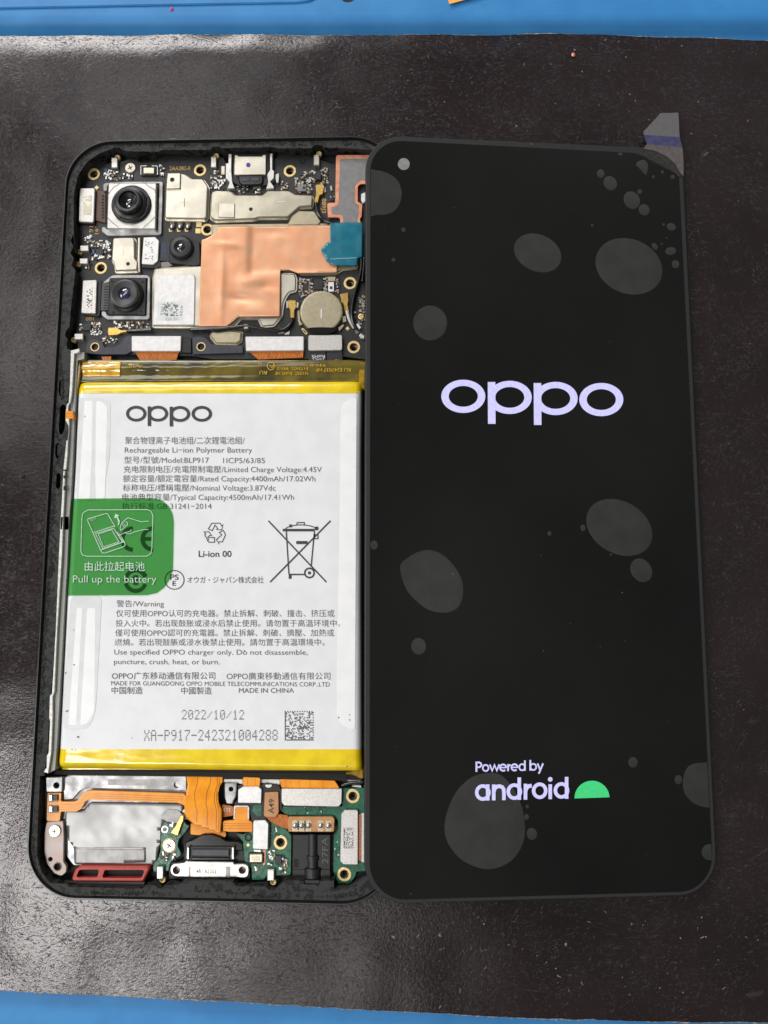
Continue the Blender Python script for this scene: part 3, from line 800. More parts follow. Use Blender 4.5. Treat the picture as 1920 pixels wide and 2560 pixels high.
k = cover('C', [(236,582),(382,578),(370,930),(218,924)], 4.9, 5.5, 'steel_brushed', .35, .12)
cover('C', [(268,665),(340,655),(330,880),(262,872)], 5.4, 5.54, 'steel', .1, .03, k, 'etched_panel')
code('C', 275, 675, 330, 865, 4, 12, Plane(5.56), 'print_grey', k, 9, .35)
prism('camera_flex', 'C', [(400,620),(510,600),(505,890),(400,900)], ZB, ZB+.4, 'gloss_black', PH)
for k in range(9): prism('flex_finger', 'C', box4(455, 640+k*28, 505, 652+k*28), ZB+.3, ZB+.52, 'chip', PH, r=.06)
k = cover('C', [(866,138),(985,132),(1026,172),(1014,382),(965,422),(846,414)], ZB, 5.3, 'plate_white', .25, .1)
code('C', 878, 172, 965, 375, 9, 18, Plane(5.31), 'print_grey', k, 21, .17)
prism('connector_body', 'C', [(850,425),(965,430),(1035,380),(1045,440),(1000,455),(850,450)], ZB, 5.0, 'black_plastic', PH)
prism('camera_flex', 'C', [(1025,190),(1145,180),(1140,385),(1030,380)], ZB, ZB+.3, 'chip', PH)
text('0E222C', 'C', 1050, 205, 1050, 345, 44, Plane(ZB+.32), 'blue_part', MB, up=(1,0), off=.0)
prism('foam_pad', 'C', [(1040,400),(1120,390),(1170,430),(1100,450),(1030,445)], ZB, ZB+.4, 'graphite', PH)

# ------------------------------------------------------------------ shield cans
def vent(zone, x, y, r, z, parent):
    c = W(*nat1(zone, x, y), z)
    lathe_at('vent_hole', c, [(r+.1, z+.005), (r, z+.008), (0, z+.006)], ['nickel','hole_dark'], parent, 18, fm=[0,1])
def mark(zone, pts, w, z, parent, matn='strip_light'): Ink(Plane(z+.012), zone).line(pts, w).done('stamped_mark', matn, parent)
def can(zone, pts, zt, matn, lip=10, r=.35, name='shield_can'):
    c_ = ccw([W(x, y, zt) for x, y in nat(zone, pts)])
    s = prism(name, zone, pts, ZB-.1, zt, matn, PH, r=r, bev=.22)
    o = rounded(c_, r); o2 = inset(o, -.28)
    V, Fc = solid(o2, ZB-.1, ZB+.3, .06); mk('shield_flange', V, Fc, matn, s)
    return s
k = can('A', [(1110,428),(1250,425),(1300,436),(1365,482),(1480,484),(1532,560),(1518,882),(1500,900),(1098,893),(1086,880),(1096,600)], 5.6, 'nickel_bright')
b_ = prism('raised_corner', 'A', [(1112,424),(1250,422),(1246,588),(1098,594)], 5.5, 5.95, 'nickel_bright', k, r=.3, bev=.16)
vent('A', 1163, 494, .5, 5.96, k); mark('A', [(1290,688),(1290,775)], 7, 5.6, k, 'print_grey'); mark('A', [(1242,732),(1336,732)], 7, 5.6, k, 'nickel'); mark('A', [(1458,645),(1490,650)], 8, 5.6, k)
k = can('B', [(-6,622),(30,608),(185,606),(238,650),(522,652),(572,606),(800,606),(862,646),(1030,652),(1044,672),(1036,765),(905,775),(785,882),(480,884),(430,900),(30,915),(-22,880)], 5.5, 'nickel')
prism('raised_corner', 'B', [(68,738),(238,738),(234,890),(60,886)], 5.4, 5.72, 'nickel_bright', k, r=.25, bev=.14)
vent('B', 402, 800, .42, 5.5, k); mark('B', [(680,720),(762,718)], 5, 5.5, k); mark('B', [(0,732),(30,730)], 6, 5.5, k)
k = can('C', [(548,145),(600,138),(755,136),(772,160),(774,355),(806,392),(798,478),(568,486),(556,400),(534,368)], 5.6, 'nickel_bright')
vent('C', 705, 412, .42, 5.6, k); mark('C', [(660,258),(660,328)], 5, 5.6, k, 'champagne')
prism('shield_rail', 'C', [(806,140),(832,140),(826,340),(830,500),(812,505),(802,360)], ZB, 5.3, 'nickel_bright', PH, r=.1, bev=.1)
# large can under the copper foil
CU = can('C', [(985,460),(1460,432),(1720,470),(1720,1050),(1436,1062),(962,1060),(965,540)], 5.2, 'nickel_bright')
prism('raised_panel', 'C', [(985,524),(1385,522),(1402,545),(1392,1050),(962,1048)], 5.1, 5.5, 'plate_white', CU, r=.35, bev=.16)
prism('worn_print', 'C', [(1010,805),(1270,800),(1275,1000),(1005,1002)], 5.49, 5.515, 'strip_grey', CU)
code('C', 1075, 812, 1225, 955, 13, 12, Plane(5.53), 'print_grey', CU, 33, .45)
text('1202', 'C', 1060, 830, 1040, 945, 28, Plane(5.53), 'print_grey', CU, up=(1,0)); text('4124', 'C', 1250, 845, 1240, 950, 28, Plane(5.53), 'print_grey', CU, up=(1,0)); text('G3 21', 'C', 1095, 1000, 1215, 998, 26, Plane(5.53), 'print_grey', CU)
can('D', [(700,520),(715,512),(850,515),(872,560),(868,690),(800,705),(760,760),(735,830),(720,950),(640,1050),(520,1062),(480,975),(300,975),(225,1055),(160,1062),(-60,1062),(-60,700),(500,540)], 4.95, 'nickel_bright')
can('D', [(0,1112),(60,1125),(180,1105),(310,1120),(300,1150),(295,1212),(250,1238),(40,1236),(-20,1160)], 5.2, 'champagne')
prism('shield_edge', 'B', [(830,862),(900,815),(1062,820),(1080,850),(1130,930),(1100,960),(780,965)], ZB, 5.0, 'champagne', PH, r=.3, bev=.15)
can('D', [(0,14),(430,8),(1250,0),(1500,0),(1500,430),(1500,452),(1350,470),(1290,512),(930,515),(860,472),(715,468),(400,500),(0,500)], 4.9, 'champagne')
# copper foil with its creases
def cz(x, y):
    z = 5.62
    # native-like foil coordinates, mm from the foil's upper left corner
    x0, y0 = W(*nat1('D', 385, 300), 5.6)
    a = 1/(1+math.exp(-(x - x0)/.25)) if True else 0
    _, ys = W(*nat1('D', 500, 500), 5.6)
    b = 1/(1+math.exp(-(y - ys)/.3))
    z -= .22 * a * b                                            # lower shelf, upper right
    for (px, py), sx, sy, am in (((300,770),3.0,.45,-.32), ((380,600),2.2,.5,.2), ((560,640),1.6,.4,-.2), ((140,215),2.6,.35,.22), ((620,80),3.0,.5,-.16), ((100,640),.6,4.0,.12), ((520,900),4.0,.5,.1)):
        cx_, cy_ = W(*nat1('D', px, py), 5.6)
        z += .9 * am * math.exp(-((x-cx_)/sx/1.1)**2 - ((y-cy_ - .12*(cx_-x))/sy/2.0)**2)
    return z + .04*nz(x, y, .35, 2) + .008*nz(x, y, 1.4, 6)
drape('copper_foil', 'D', [(55,60),(75,25),(375,22),(430,24),(1225,14),(1240,14),(1300,365),(1300,498),(890,508),(800,470),(708,478),(704,958),(272,964),(158,1060),(-140,1060),(-115,430),(-108,165),(-60,150),(10,110)], cz, 5.6, 'copper', PH, .45, skirt=.25)
# graphite patch with copper rim
gp = [(1286,252),(1302,240),(1660,238),(1660,536),(1540,538),(1512,562),(1510,722),(1556,748),(1550,878),(1530,905),(1545,945),(1330,960),(1328,900),(1312,884),(1202,884),(1194,745),(1212,736),(1278,734)]
g_ = prism('heat_spreader', 'B', gp, 4.9, 5.3, 'copper_edge', PH, r=.2)
o = inset(rounded(ccw([W(x, y, 5.33) for x, y in nat('B', gp)]), .2), .78)
V, Fc = solid(rounded(ccw([W(x, y, 5.33) for x, y in nat('B', [(1325,290),(1345,278),(1660,276),(1660,500),(1535,502),(1500,540),(1482,560),(1480,730),(1524,760),(1518,870),(1500,960),(1360,960),(1358,890),(1345,858),(1240,852),(1236,778),(1285,770),(1312,750)])]), .15), 5.25, 5.33, .02)
mk('graphite_face', V, Fc, 'graphite', g_)
prism('locating_clip', 'B', [(1548,640),(1592,622),(1596,720),(1560,735),(1546,700)], 4.6, 5.4, 'white_plastic', PH, r=.2, bev=.1)
# teal tape
drape('teal_tape', 'B', [(1225,940),(1560,936),(1560,955),(1554,1296),(1506,1312),(1505,1384),(1240,1378),(1172,1318),(1168,1284),(1130,1244),(1134,1208),(1200,1140),(1226,1136)],
      lambda x, y: 5.86 + .10*nz(x, y, .35, 4), 5.86, 'teal_tape', PH, .6, skirt=.05)
prism('teal_tape', 'D', [(1300,372),(1506,360),(1505,432),(1302,430)], 5.64, 5.7, 'teal_tape', PH)
mark('D', [(1225,362),(1270,360),(1420,354),(1500,346)], 2.5, 5.95, PH)

# ------------------------------------------------------------------ small speaker module at the top
prism('earpiece_body', 'B', [(212,206),(270,205),(280,222),(520,222),(530,205),(592,206),(590,545),(520,560),(290,562),(212,520)], ZB, 5.1, 'black_plastic', PH, r=.2, bev=.1)
k = prism('earpiece_cover', 'B', [(235,238),(268,240),(272,252),(520,252),(525,236),(560,236),(558,440),(236,446),(228,430)], 5.0, 5.7, 'nickel_bright', PH, r=.15, bev=.1)
Ink(Plane(5.715), 'B').disc(377, 342, 24).done('ink_dot', 'purple_ink', k); mark('B', [(320,318),(437,318),(437,326)], 3, 5.7, k, 'nickel')
prism('earpiece_gasket', 'B', [(270,450),(530,446),(528,520),(500,550),(310,555),(275,520)], 5.0, 5.6, 'gloss_black', PH, r=.5, bev=.25)
prism('earpiece_gasket', 'B', [(300,470),(395,478),(395,508),(310,515)], 5.5, 5.72, 'slate_plastic', PH, r=.3, bev=.12)
prism('earpiece_gasket', 'B', [(405,478),(495,470),(490,512),(405,508)], 5.5, 5.72, 'slate_plastic', PH, r=.3, bev=.12)
for pts in ([(142,322),(168,322),(172,226),(205,224),(200,400),(212,520),(236,585),(156,588),(182,520),(140,475)],
            [(600,222),(628,220),(626,388),(645,402),(642,480),(604,512),(640,562),(642,586),(560,588),(582,520),(570,440),(600,392)]):
    prism('spring_clip', 'B', pts, ZB, 5.6, 'steel_brushed', PH, r=.12, bev=.1)
prism('spring_contact', 'B', [(95,352),(132,352),(132,442),(95,442)], ZB, 5.0, 'nickel', PH, r=.1, bev=.06)
prism('spring_contact', 'B', [(655,440),(690,420),(698,440),(692,525),(668,530),(655,490)], ZB, 5.0, 'steel', PH, r=.2, bev=.1)
# ------------------------------------------------------------------ coaxial plugs and cables
def plug(zone, pts, z=5.1): return prism('coax_plug', zone, pts, ZB, z, 'gold_plug', PH, r=.15, bev=.12)
plug('B', [(1072,545),(1145,535),(1168,560),(1150,640),(1118,655),(1098,738),(1060,732),(1065,690),(1078,640)])
plug('D', [(782,795),(800,788),(862,786),(872,800),(874,860),(855,890),(850,980),(812,975),(806,890),(790,865)])
plug('D', [(1325,724),(1412,708),(1416,800),(1408,830),(1420,898),(1378,908),(1362,830),(1340,810)])
plug('C', [(500,1072),(590,1068),(630,1098),(695,1096),(700,1118),(640,1128),(590,1152),(500,1156),(490,1110)])
for s in ([(770,800),(785,798),(788,868),(772,870)], [(880,810),(897,815),(893,868),(876,866)]): prism('plug_clip', 'D', s, ZB, 4.9, 'steel', PH)
tube('coax_cable', 'B', [(1078,735,4.9),(1085,790,5.0),(1105,850,5.1),(1150,905,5.1),(1215,935,5.1),(1260,945,5.0)], .42, 'cable_black', PH)
tube('coax_cable', 'D', [(-230,1095,5.2),(-80,1088,5.5),(80,1085,5.6),(250,1068,5.7),(360,1060,5.7),(480,1078,5.6),(600,1098,5.4),(700,1108,5.2),(780,1075,5.0),(825,1020,4.9),(832,975,4.9)], .40, 'cable_black', PH)
tube('coax_cable', 'D', [(1550,350,5.2),(1545,480,5.2),(1512,620,5.1),(1470,760,5.0),(1450,900,5.0),(1462,1010,5.0),(1500,1090,4.9)], .42, 'cable_black', PH)
tube('coax_cable', 'D', [(1580,350,5.0),(1572,470,5.0),(1560,600,4.9)], .42, 'cable_black', PH)
tube('antenna_lead', 'D', [(1402,905,4.95),(1420,980,5.0),(1445,1040,4.95),(1470,1085,4.8)], .42, 'cable_grey', PH, r1=.2)
tube('coax_cable', 'C', [(695,1108,4.9),(760,1105,5.0),(860,1098,5.1),(960,1095,5.2)], .40, 'cable_black', PH)
prism('cable_clip', 'D', [(330,1035),(372,1038),(378,1085),(330,1090)], 5.1, 6.0, 'nickel', PH, r=.1, bev=.1)
prism('cable_clip', 'D', [(680,1095),(740,1092),(745,1130),(685,1135)], ZB, 5.1, 'steel', PH, r=.1, bev=.1)
prism('cable_clip', 'D', [(750,1135),(805,1110),(800,1145),(760,1148)], ZB, 4.8, 'steel', PH)
prism('cable_clip', 'D', [(1490,1040),(1512,1030),(1548,1070),(1530,1090),(1495,1062)], ZB, 5.0, 'white_plastic', PH, r=.1, bev=.1)
prism('cable_clip', 'D', [(1520,1150),(1545,1130),(1582,1160),(1578,1190),(1540,1185)], ZB, 4.9, 'steel_brushed', PH, r=.1, bev=.1)
prism('cable_clip', 'D', [(1470,1085),(1500,1080),(1530,1125),(1500,1145)], ZB, 4.7, 'graphite', PH, r=.1, bev=.1)
lathe('coax_socket', 'D', 1545, 960, 4.7, [(.62,ZB),(.62,4.75),(.45,4.8),(.42,4.6),(.16,4.6),(.16,4.8),(0,4.8)], 'gold', PH, 18)
# ------------------------------------------------------------------ round motor
VM = lathe('vibration_motor', 'D', 1132, 905, 5.6, [(4.62, ZB), (4.62, 5.35), (4.45, 5.58), (4.2, 5.6), (0, 5.6)], 'champagne', PH, 64)
prism('motor_foot', 'D', [(985,1082),(1040,1072),(1130,1070),(1240,1072),(1300,1072),(1282,1110),(1210,1138),(1060,1138),(1008,1112)], ZB, 5.68, 'gloss_black', VM, r=.3)
Ink(Plane(5.615), 'D').line([(1132,885),(1132,976)], 9).done('stamped_mark', 'strip_light', VM)
for pts in ([(935,800),(975,768),(990,775),(945,830)],[(885,905),(905,888),(915,1000),(940,1040),(905,1055),(890,1000)],[(1350,955),(1385,950),(1395,1010),(1355,1020)],[(1305,1075),(1360,1035),(1370,1055),(1320,1112)]):
    prism('motor_tab', 'D', pts, ZB, 4.9, 'champagne', VM, r=.1, bev=.05)
# ------------------------------------------------------------------ board-to-board covers along the battery
prism('cover_bracket', 'C', [(262,1340),(268,1270),(300,1205),(380,1185),(440,1225),(462,1278),(560,1272),(610,1250),(680,1160),(745,1150),(745,1320),(690,1352),(440,1355)], ZB, 5.0, 'slate_plastic', PH, r=.3, bev=.1, holes=[(362,1275,38)])
prism('cover_bracket', 'C', [(1370,1180),(1400,1168),(1470,1160),(1520,1180),(1570,1245),(1659,1252),(1895,1258),(1898,1338),(1640,1345),(1375,1352)], ZB, 5.0, 'slate_plastic', PH, r=.3, bev=.1, holes=[(1462,1272,40)])
for x, y in ((362,1275),(1462,1272)):
    c = W(*nat1('C', x, y), 5.0); again(NP, PH, (c[0], c[1], 3.62))
    lathe_at('brass_collar', c, [(.98,5.0),(.98,5.06),(.78,5.06),(.74,4.6)], 'gold', PH, 24)
cover('C', [(742,1160),(1256,1160),(1250,1314),(1236,1320),(742,1318)], ZB, 5.4, 'plate_white', .2, .1)
cover('D', [(346,1166),(952,1164),(950,1312),(352,1316)], ZB, 5.4, 'plate_white', .2, .1)
cover('D', [(998,1150),(1350,1148),(1350,1308),(998,1314)], ZB, 5.4, 'steel_brushed', .5, .1)
prism('connector_body', 'C', [(1250,1170),(1300,1180),(1362,1185),(1362,1340),(1245,1335)], ZB, 4.9, 'black_plastic', PH, r=.2, bev=.1)
prism('battery_flex', 'C', [(770,1316),(1236,1314),(1205,1410),(830,1410)], 4.7, 4.95, 'flex_copper', PH)
prism('battery_flex', 'D', [(368,1312),(948,1310),(942,1385),(480,1405)], 4.7, 4.95, 'flex_copper', PH)
prism('display_flex', 'D', [(1000,1312),(1172,1312),(1182,1412),(1000,1412)], 4.7, 4.95, 'chip', PH); prism('display_flex', 'D', [(1190,1312),(1348,1310),(1352,1412),(1190,1412)], 4.7, 4.95, 'chip', PH)
prism('flex_tail', 'H', [(430,215),(530,212),(525,250),(440,252)], 4.6, 4.9, 'flex_copper', PH)
text('RoHS', 'I', 1170, 196, 1035, 198, -34, Plane(4.965), 'print_pale', PH, off=.004)
text('YDEY', 'I', 1172, 234, 1035, 236, -30, Plane(4.965), 'print_pale', PH, off=.002); text('PD', 'I', 1318, 242, 1268, 244, -32, Plane(4.965), 'print_amber', PH, off=.002)
# ------------------------------------------------------------------ silkscreen and pads
pb = Plane(ZB+.015)
text('2AA282-0', 'A', 1135, 396, 1352, 394, 38, pb, 'gold_print', MB, off=.008); text('889J3', 'B', 1142, 690, 1138, 840, 42, pb, 'gold_print', MB, up=(1,0), off=.008)
text('91', 'A', 342, 1040, 344, 975, 40, pb, 'gold_print', MB, up=(-1,0), off=.006); text('-91', 'A', 358, 980, 362, 1058, 36, pb, 'gold_print', MB, up=(1,0), off=.006)
text('001', 'C', 268, 1000, 348, 1000, 34, pb, 'gold_print', MB, off=.01)
for zn, x, y, d in (('A',380,576,24),('D',1405,1083,22)): prism('alignment_pad', zn, [(x,y-d),(x+d,y),(x,y+d),(x-d,y)], ZB, ZB+.04, 'gold', MB)
prism('test_pad', 'A', box4(1412,938,1468,985), ZB, ZB+.04, 'gold', MB); prism('test_pad', 'A', box4(1405,1000,1458,1050), ZB, ZB+.04, 'gold', MB)
s_ = prism('slot_pad', 'D', [(922,1085),(945,1078),(990,1128),(985,1145),(965,1142)], ZB, ZB+.05, 'gold', MB, r=.3); prism('slot', 'D', [(938,1096),(948,1092),(978,1126),(974,1132),(966,1130)], ZB, ZB+.07, 'hole_dark', MB)
# ------------------------------------------------------------------ chips and little parts
def chip(zone, x0, y0, x1, y1, matn='chip', h=.5, parent=None, name='chip', r=.05): return prism(name, zone, box4(x0,y0,x1,y1), (parent and ZB or ZB), ZB+h, matn, parent or MB, r=r, bev=.05)
chip('C',370,255,447,312); chip('C',235,1030,320,1102); chip('D',1055,570,1148,678); chip('D',950,620,1002,690,h=.35); chip('B',1072,420,1130,492); chip('B',884,545,978,612,'graphite'); chip('D',1205,600,1265,700,'plate_white'); chip('D',1202,545,1280,592,'champagne'); chip('D',1220,645,1250,675,'chip',.54)
chip('B',940,562,968,592,'chip',.54)
m_ = chip('A',838,348,1012,452,'black_plastic',.35,name='microphone_frame'); prism('microphone', 'A', box4(862,366,978,432), ZB+.3, ZB+.75, 'nickel', MB, r=.15, bev=.12)
for L_ in ([(838,440),(838,352),(900,350)],[(950,350),(1010,352),(1012,440)]): Ink(Plane(ZB+.38), 'A').line(L_, 7).done('solder_edge', 'solder', MB)
for x in (1160, 1243, 1325):
    prism('test_contact', 'A', [(x-24,935),(x+22,932),(x+30,985),(x-22,990)], ZB, ZB+.45, 'thread', MB, r=.1, bev=.05)
    lathe('contact_dome', 'A', x, 978, ZB+.5, [(.42,ZB+.1),(.42,ZB+.5),(.3,ZB+.62),(0,ZB+.66)], 'solder', MB, 16, True)
    prism('alignment_pad', 'A', [(x-30,1000),(x-20,1000),(x-20,1022),(x+4,1022),(x+4,1032),(x-30,1032)], ZB, ZB+.04, 'gold', MB)
lathe('inspection_hole', 'B', 935, 300, ZB, [(.72,ZB),(.72,ZB+.1),(.55,ZB+.1),(.5,ZB+.02),(0,ZB+.01)], 'hole_dark', MB, 20)
prism('blue_capacitor', 'C', box4(335,265,360,308), ZB, ZB+.4, 'blue_part', MB, bev=.04); prism('blue_capacitor', 'A', box4(465,375,490,418), ZB, ZB+.4, 'blue_part', MB, bev=.04)
for x, y in ((1235,585),(1168,600)): prism('solder_pad', 'B', [(x-14,y-25),(x+10,y-30),(x+14,y+20),(x-6,y+28)], ZB, ZB+.25, 'solder', MB, r=.1, bev=.04)
def smd(zone, x0, y0, x1, y1, n, seed, parent=None, z=None, mats=('solder','tan_part','chip'), wts=(.34,.2,.46), big=.86):
    z = ZB if z is None else z
    rr = random.Random(seed); V = []; Fc = []; fm = []
    for k in range(n):
        x, y = rr.uniform(x0, x1), rr.uniform(y0, y1); w, h = (rr.uniform(.18,.34)*big, rr.uniform(.14,.22)*big)
        if rr.random() < .5: w, h = h, w
        c = W(*nat1(zone, x, y), z); zt = z + rr.uniform(.12, .3); s = len(V)
        mi = rr.choices(range(len(mats)), wts)[0]
        V += [(c[0]+sx*w, c[1]+sy*h, zz) for zz in (z-.02, zt) for sx, sy in ((-1,-1),(1,-1),(1,1),(-1,1))]
        Fc += [(s+4,s+5,s+6,s+7)] + [(s+i, s+(i+1)%4, s+4+(i+1)%4, s+4+i) for i in range(4)]; fm += [mi]*5
    mk('surface_mount_parts', V, Fc, list(mats), parent or MB, 'stuff', fm=fm)
for i, a in enumerate((('A',460,400,600,495,40),('A',610,440,770,495,14),('A',1035,345,1078,455,24),('A',1560,420,1650,590,44),('B',0,395,80,590,34),('B',80,460,140,590,14),('B',720,510,800,600,10),
    ('B',862,480,1035,640,60),('B',925,420,985,500,14),('B',1010,390,1070,520,26),('B',1130,370,1205,540,22),('C',250,120,330,190,14),('C',330,170,525,245,40),('C',330,312,440,370,22),('C',445,180,525,360,34),('C',200,1020,240,1100,8),
    ('C',322,1030,435,1150,46),('C',440,1160,600,1240,22),('C',560,1020,930,1090,56),('D',908,570,950,760,34),('D',950,575,1050,620,16),('D',1000,620,1050,740,22),('D',950,690,1050,745,18),('D',1055,680,1130,705,12),
    ('D',1155,560,1195,700,22),('D',1280,570,1325,720,16),('D',1525,755,1590,930,44),('D',1520,985,1590,1040,10),('D',1470,880,1490,1000,8),('B',255,560,375,640,14),('B',425,560,530,640,14),('C',250,380,320,460,6),('B',1230,660,1270,720,6))):
    smd(a[0], a[1], a[2], a[3], a[4], int(a[5]*1.5), 100+i)
# ================================================================== battery
ZC = 6.4
BT_L = lambda y: np.interp(y, [930,982,1175,1246,1488,1873,1926,1945], [194,191,183,178.5,163.5,144.5,140,139])
BT_R = lambda y: np.interp(y, [930,985,1140,1500,1883,1930], [906,904,902,902,904,906])
def fall(d, r, h):                    # rounded shoulder: d mm from the edge
    if d >= r: return 0.0
    t = 1 - d/r
    return -h*(1 - math.sqrt(max(0, 1 - t*t)))
def battery_patch(name, y0, y1, matn, parent, top_r=0, bot_r=0, ny=30, lift=0.0, side=1.5, zfx=None):
    V = []; Fc = []; nx = 60
    yt0 = W(500, y0, ZC)[1]; yb0 = W(500, y1, ZC)[1]
    us = [0,.001,.003,.006,.01,.014,.018,.022,.03] + list(np.linspace(.04,.96,nx-17)) + [.97,.978,.982,.986,.99,.994,.997,.999,1]
    vs = sorted(set([0,.005,.02,.05,.1,.15,.2,.25,.3,.4] + list(np.linspace(0,1,ny)) + [.6,.7,.75,.8,.85,.9,.95,.98,.995,1]))
    for v in vs:
        y = y0 + (y1-y0)*v
        xl, xr = W(BT_L(y), y, ZC), W(BT_R(y), y, ZC)
        for u in us:
            x_, y_ = xl[0]*(1-u)+xr[0]*u, xl[1]*(1-u)+xr[1]*u
            z = ZC + lift + fall(x_-xl[0], side, 1.6) + fall(xr[0]-x_, side, 1.6)
            if top_r: z += fall(yt0-y_, top_r, 1.2)
            if bot_r: z += fall(y_-yb0, bot_r, 1.5)
            if zfx: z += zfx(x_, y_)
            V.append((x_, y_, z))
    n = len(us)
    for j in range(len(vs)-1):
        for i in range(n-1): a = j*n+i; Fc.append((a, a+n, a+n+1, a+1))
    # skirt down to the floor
    m = len(vs); loop = list(range(n)) + [j*n+n-1 for j in range(1, m)] + [(m-1)*n+i for i in range(n-2, -1, -1)] + [j*n for j in range(m-2, 0, -1)]
    s = len(V); V += [(V[i][0], V[i][1], 3.0) for i in loop]
    for i in range(len(loop)): j = (i+1) % len(loop); Fc.append((loop[i], loop[j], s+j, s+i))
    return mk(name, V, Fc, matn, parent, None, True)
BAT = battery_patch('battery', 978, 1878, 'label_white', PH, ny=60, zfx=lambda x, y: .012*nz(x, y, .10, 3) + .006*nz(x*2.2, y*.25, .2, 5))
tag(BAT, 'white battery pouch with printed label')
battery_patch('yellow_tape', 952, 983, 'yellow_tape', BAT, top_r=2.2, lift=.07, side=1.7, zfx=lambda x, y: .05*nz(x, y, .35, 1) + .03*nz(x, y, 1.1, 2))
battery_patch('yellow_tape', 1873, 1927, 'yellow_tape', BAT, bot_r=1.5, lift=.07, side=1.7, zfx=lambda x, y: .05*nz(x, y, .22, 7) + .03*nz(x*.5, y, .9, 2))
prism('foam_strip', 'n', [(140,1926),(870,1934),(866,1955),(860,1952),(640,1944),(135,1936)], ZF, 4.6, 'black_foam', PH)
prism('foam_strip', 'n', [(185,1920),(905,1928),(905,1950),(182,1946)], ZF, 4.4, 'black_foam', PH)
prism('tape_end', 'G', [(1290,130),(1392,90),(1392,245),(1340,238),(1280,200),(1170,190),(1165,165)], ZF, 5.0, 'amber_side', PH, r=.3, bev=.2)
# film over the protection board at the battery's head
def film_z(x, y):
    y0 = W(500, 925, 5.4)[1]
    w_ = (.55*nz(x, 0, .28, 3) + .2*nz(x, 0, .8, 5))*max(.12, min(1, (10-x)/14))
    return 5.35 + .03*nz(x, y, .25, 3) + .30*math.exp(-((y-y0-.5-w_)/.8)**2) + .10*math.exp(-((y-y0+2.0+w_*.5)/.7)**2)
KF = drape('protection_film', 'H', [(185,250),(640,248),(3000,250),(3170,258),(3180,470),(1600,470),(700,468),(300,472),(195,485),(170,560),(165,400)], film_z, 5.4, 'olive_film', PH, .45, skirt=.5)
drape('amber_tape', 'H', [(232,268),(380,262),(632,262),(624,420),(372,418),(240,420),(215,340)], lambda x, y: film_z(x, y) + .16, 5.5, 'amber_tape', KF, .35, skirt=.05)
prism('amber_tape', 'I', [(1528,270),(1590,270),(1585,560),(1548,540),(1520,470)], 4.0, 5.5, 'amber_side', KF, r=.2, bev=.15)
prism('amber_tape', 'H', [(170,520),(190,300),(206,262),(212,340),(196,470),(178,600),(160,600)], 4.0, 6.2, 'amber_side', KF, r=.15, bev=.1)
pf = Plane(5.78)
def up_txt(s, x0, x1, y, h, off=.0): text(s, 'I', x1, y, x0, y, -h, pf, 'print_amber', KF, off=off)
up_txt('RU E347037 HF', 1078, 1438, 332, 36, .004); up_txt('94V-0', 1020, 1180, 288, 30); up_txt('N103C  RoHS HF', 655, 995, 370, 32); up_txt('E173472  94V-0', 675, 995, 322, 30); up_txt('RU', 492, 570, 362, 36, .008); up_txt('03', 478, 515, 275, 32)
up_txt('A-20', -860, -720, 300, 30)
for cx_, cy_ in ((610, 310),): Ink(pf, 'I').ring(cx_, cy_, 40, 45, 8).line([(595,300),(620,330),(640,300)], 7).done('printed_mark', 'print_amber', KF)

# pull-tab adhesive strips under the clear wrap
ps = ZC + .05
def strip(pts, zone, z, matn, r=1.2): return prism('adhesive_strip', zone, pts, z-.03, z, matn, BAT, r=r)
strip(nat('H', [(215,640),(430,640),(525,680),(515,1244)]) + [(254,1252),(176+14,1252),(199,1000)], 'n', ps, 'strip_grey')
strip(nat('H', [(255,672),(340,672),(330,1244)]) + [(224,1250),(196,1250)], 'n', ps+.02, 'strip_light', .3)
strip(nat('H', [(375,672),(430,675),(490,730),(478,1244)]) + [(262,1250),(240,1250),(238,1180)], 'n', ps+.02, 'strip_light', .6)
strip([(176,1488),(255,1488)] + nat('X', [(568,1600),(540,1720),(490,1778),(300,1780)]), 'n', ps, 'strip_grey', 1.6)
strip('' or nat('X', [(418,820),(462,820),(412,1748),(352,1745)]), 'n', ps+.02, 'strip_light', .3)
strip(nat('X', [(498,820),(565,822),(556,1640),(500,1735),(445,1748)]), 'n', ps+.02, 'strip_light', .5)
strip(nat('I', [(1500,645),(1420,655),(1350,705),(1338,760),(1330,1244)]) + [(848,1400),(842,1700)] + nat('N', [(1497,100),(1520,150),(1560,175),(1590,178)]), 'n', ps, 'strip_light', .6)
# green pull tab
GT = drape('pull_tab', 'K', [(148,92),(1280,84),(1400,110),(1500,190),(1555,300),(1572,420),(1560,1060),(1520,1200),(1440,1320),(1340,1395),(1210,1426),(88,1432)],
      lambda x, y: ZC + .16 + min(0.0, fall(x - W(BT_L(1360), 1360, ZC)[0], 1.2, 1.0)) + .03*nz(x, y, .3, 2), ZC+.16, 'green_film', BAT, .7, skirt=.06)
pt = Plane(ZC + .21)
ik = Ink(pt, 'K')
ik.line([(385,248),(1210,243),(1262,270),(1284,330),(1270,780),(1255,850),(1200,887),(370,888),(310,868),(287,815),(303,360),(315,290)], 9, True)
ik.line([(385,370),(640,296),(660,305),(905,725),(885,755),(620,845),(585,840),(560,800),(382,395)], 9, True)
ik.line([(465,560),(755,468)], 9).line([(490,575),(740,500),(870,690),(590,785)], 8, True).line([(530,580),(715,520),(815,690),(600,760)], 8, True).line([(570,800),(880,690)], 8).line([(790,560),(860,690)], 9).line([(760,480),(900,700)], 7)
ik.ring(438, 380, 24, 14, 5).ring(485, 365, 10, 8, 4)
ik.fill([(750,360),(765,300),(820,325),(797,340),(828,400),(820,440),(798,470),(806,420),(795,380),(775,350),(768,362)])
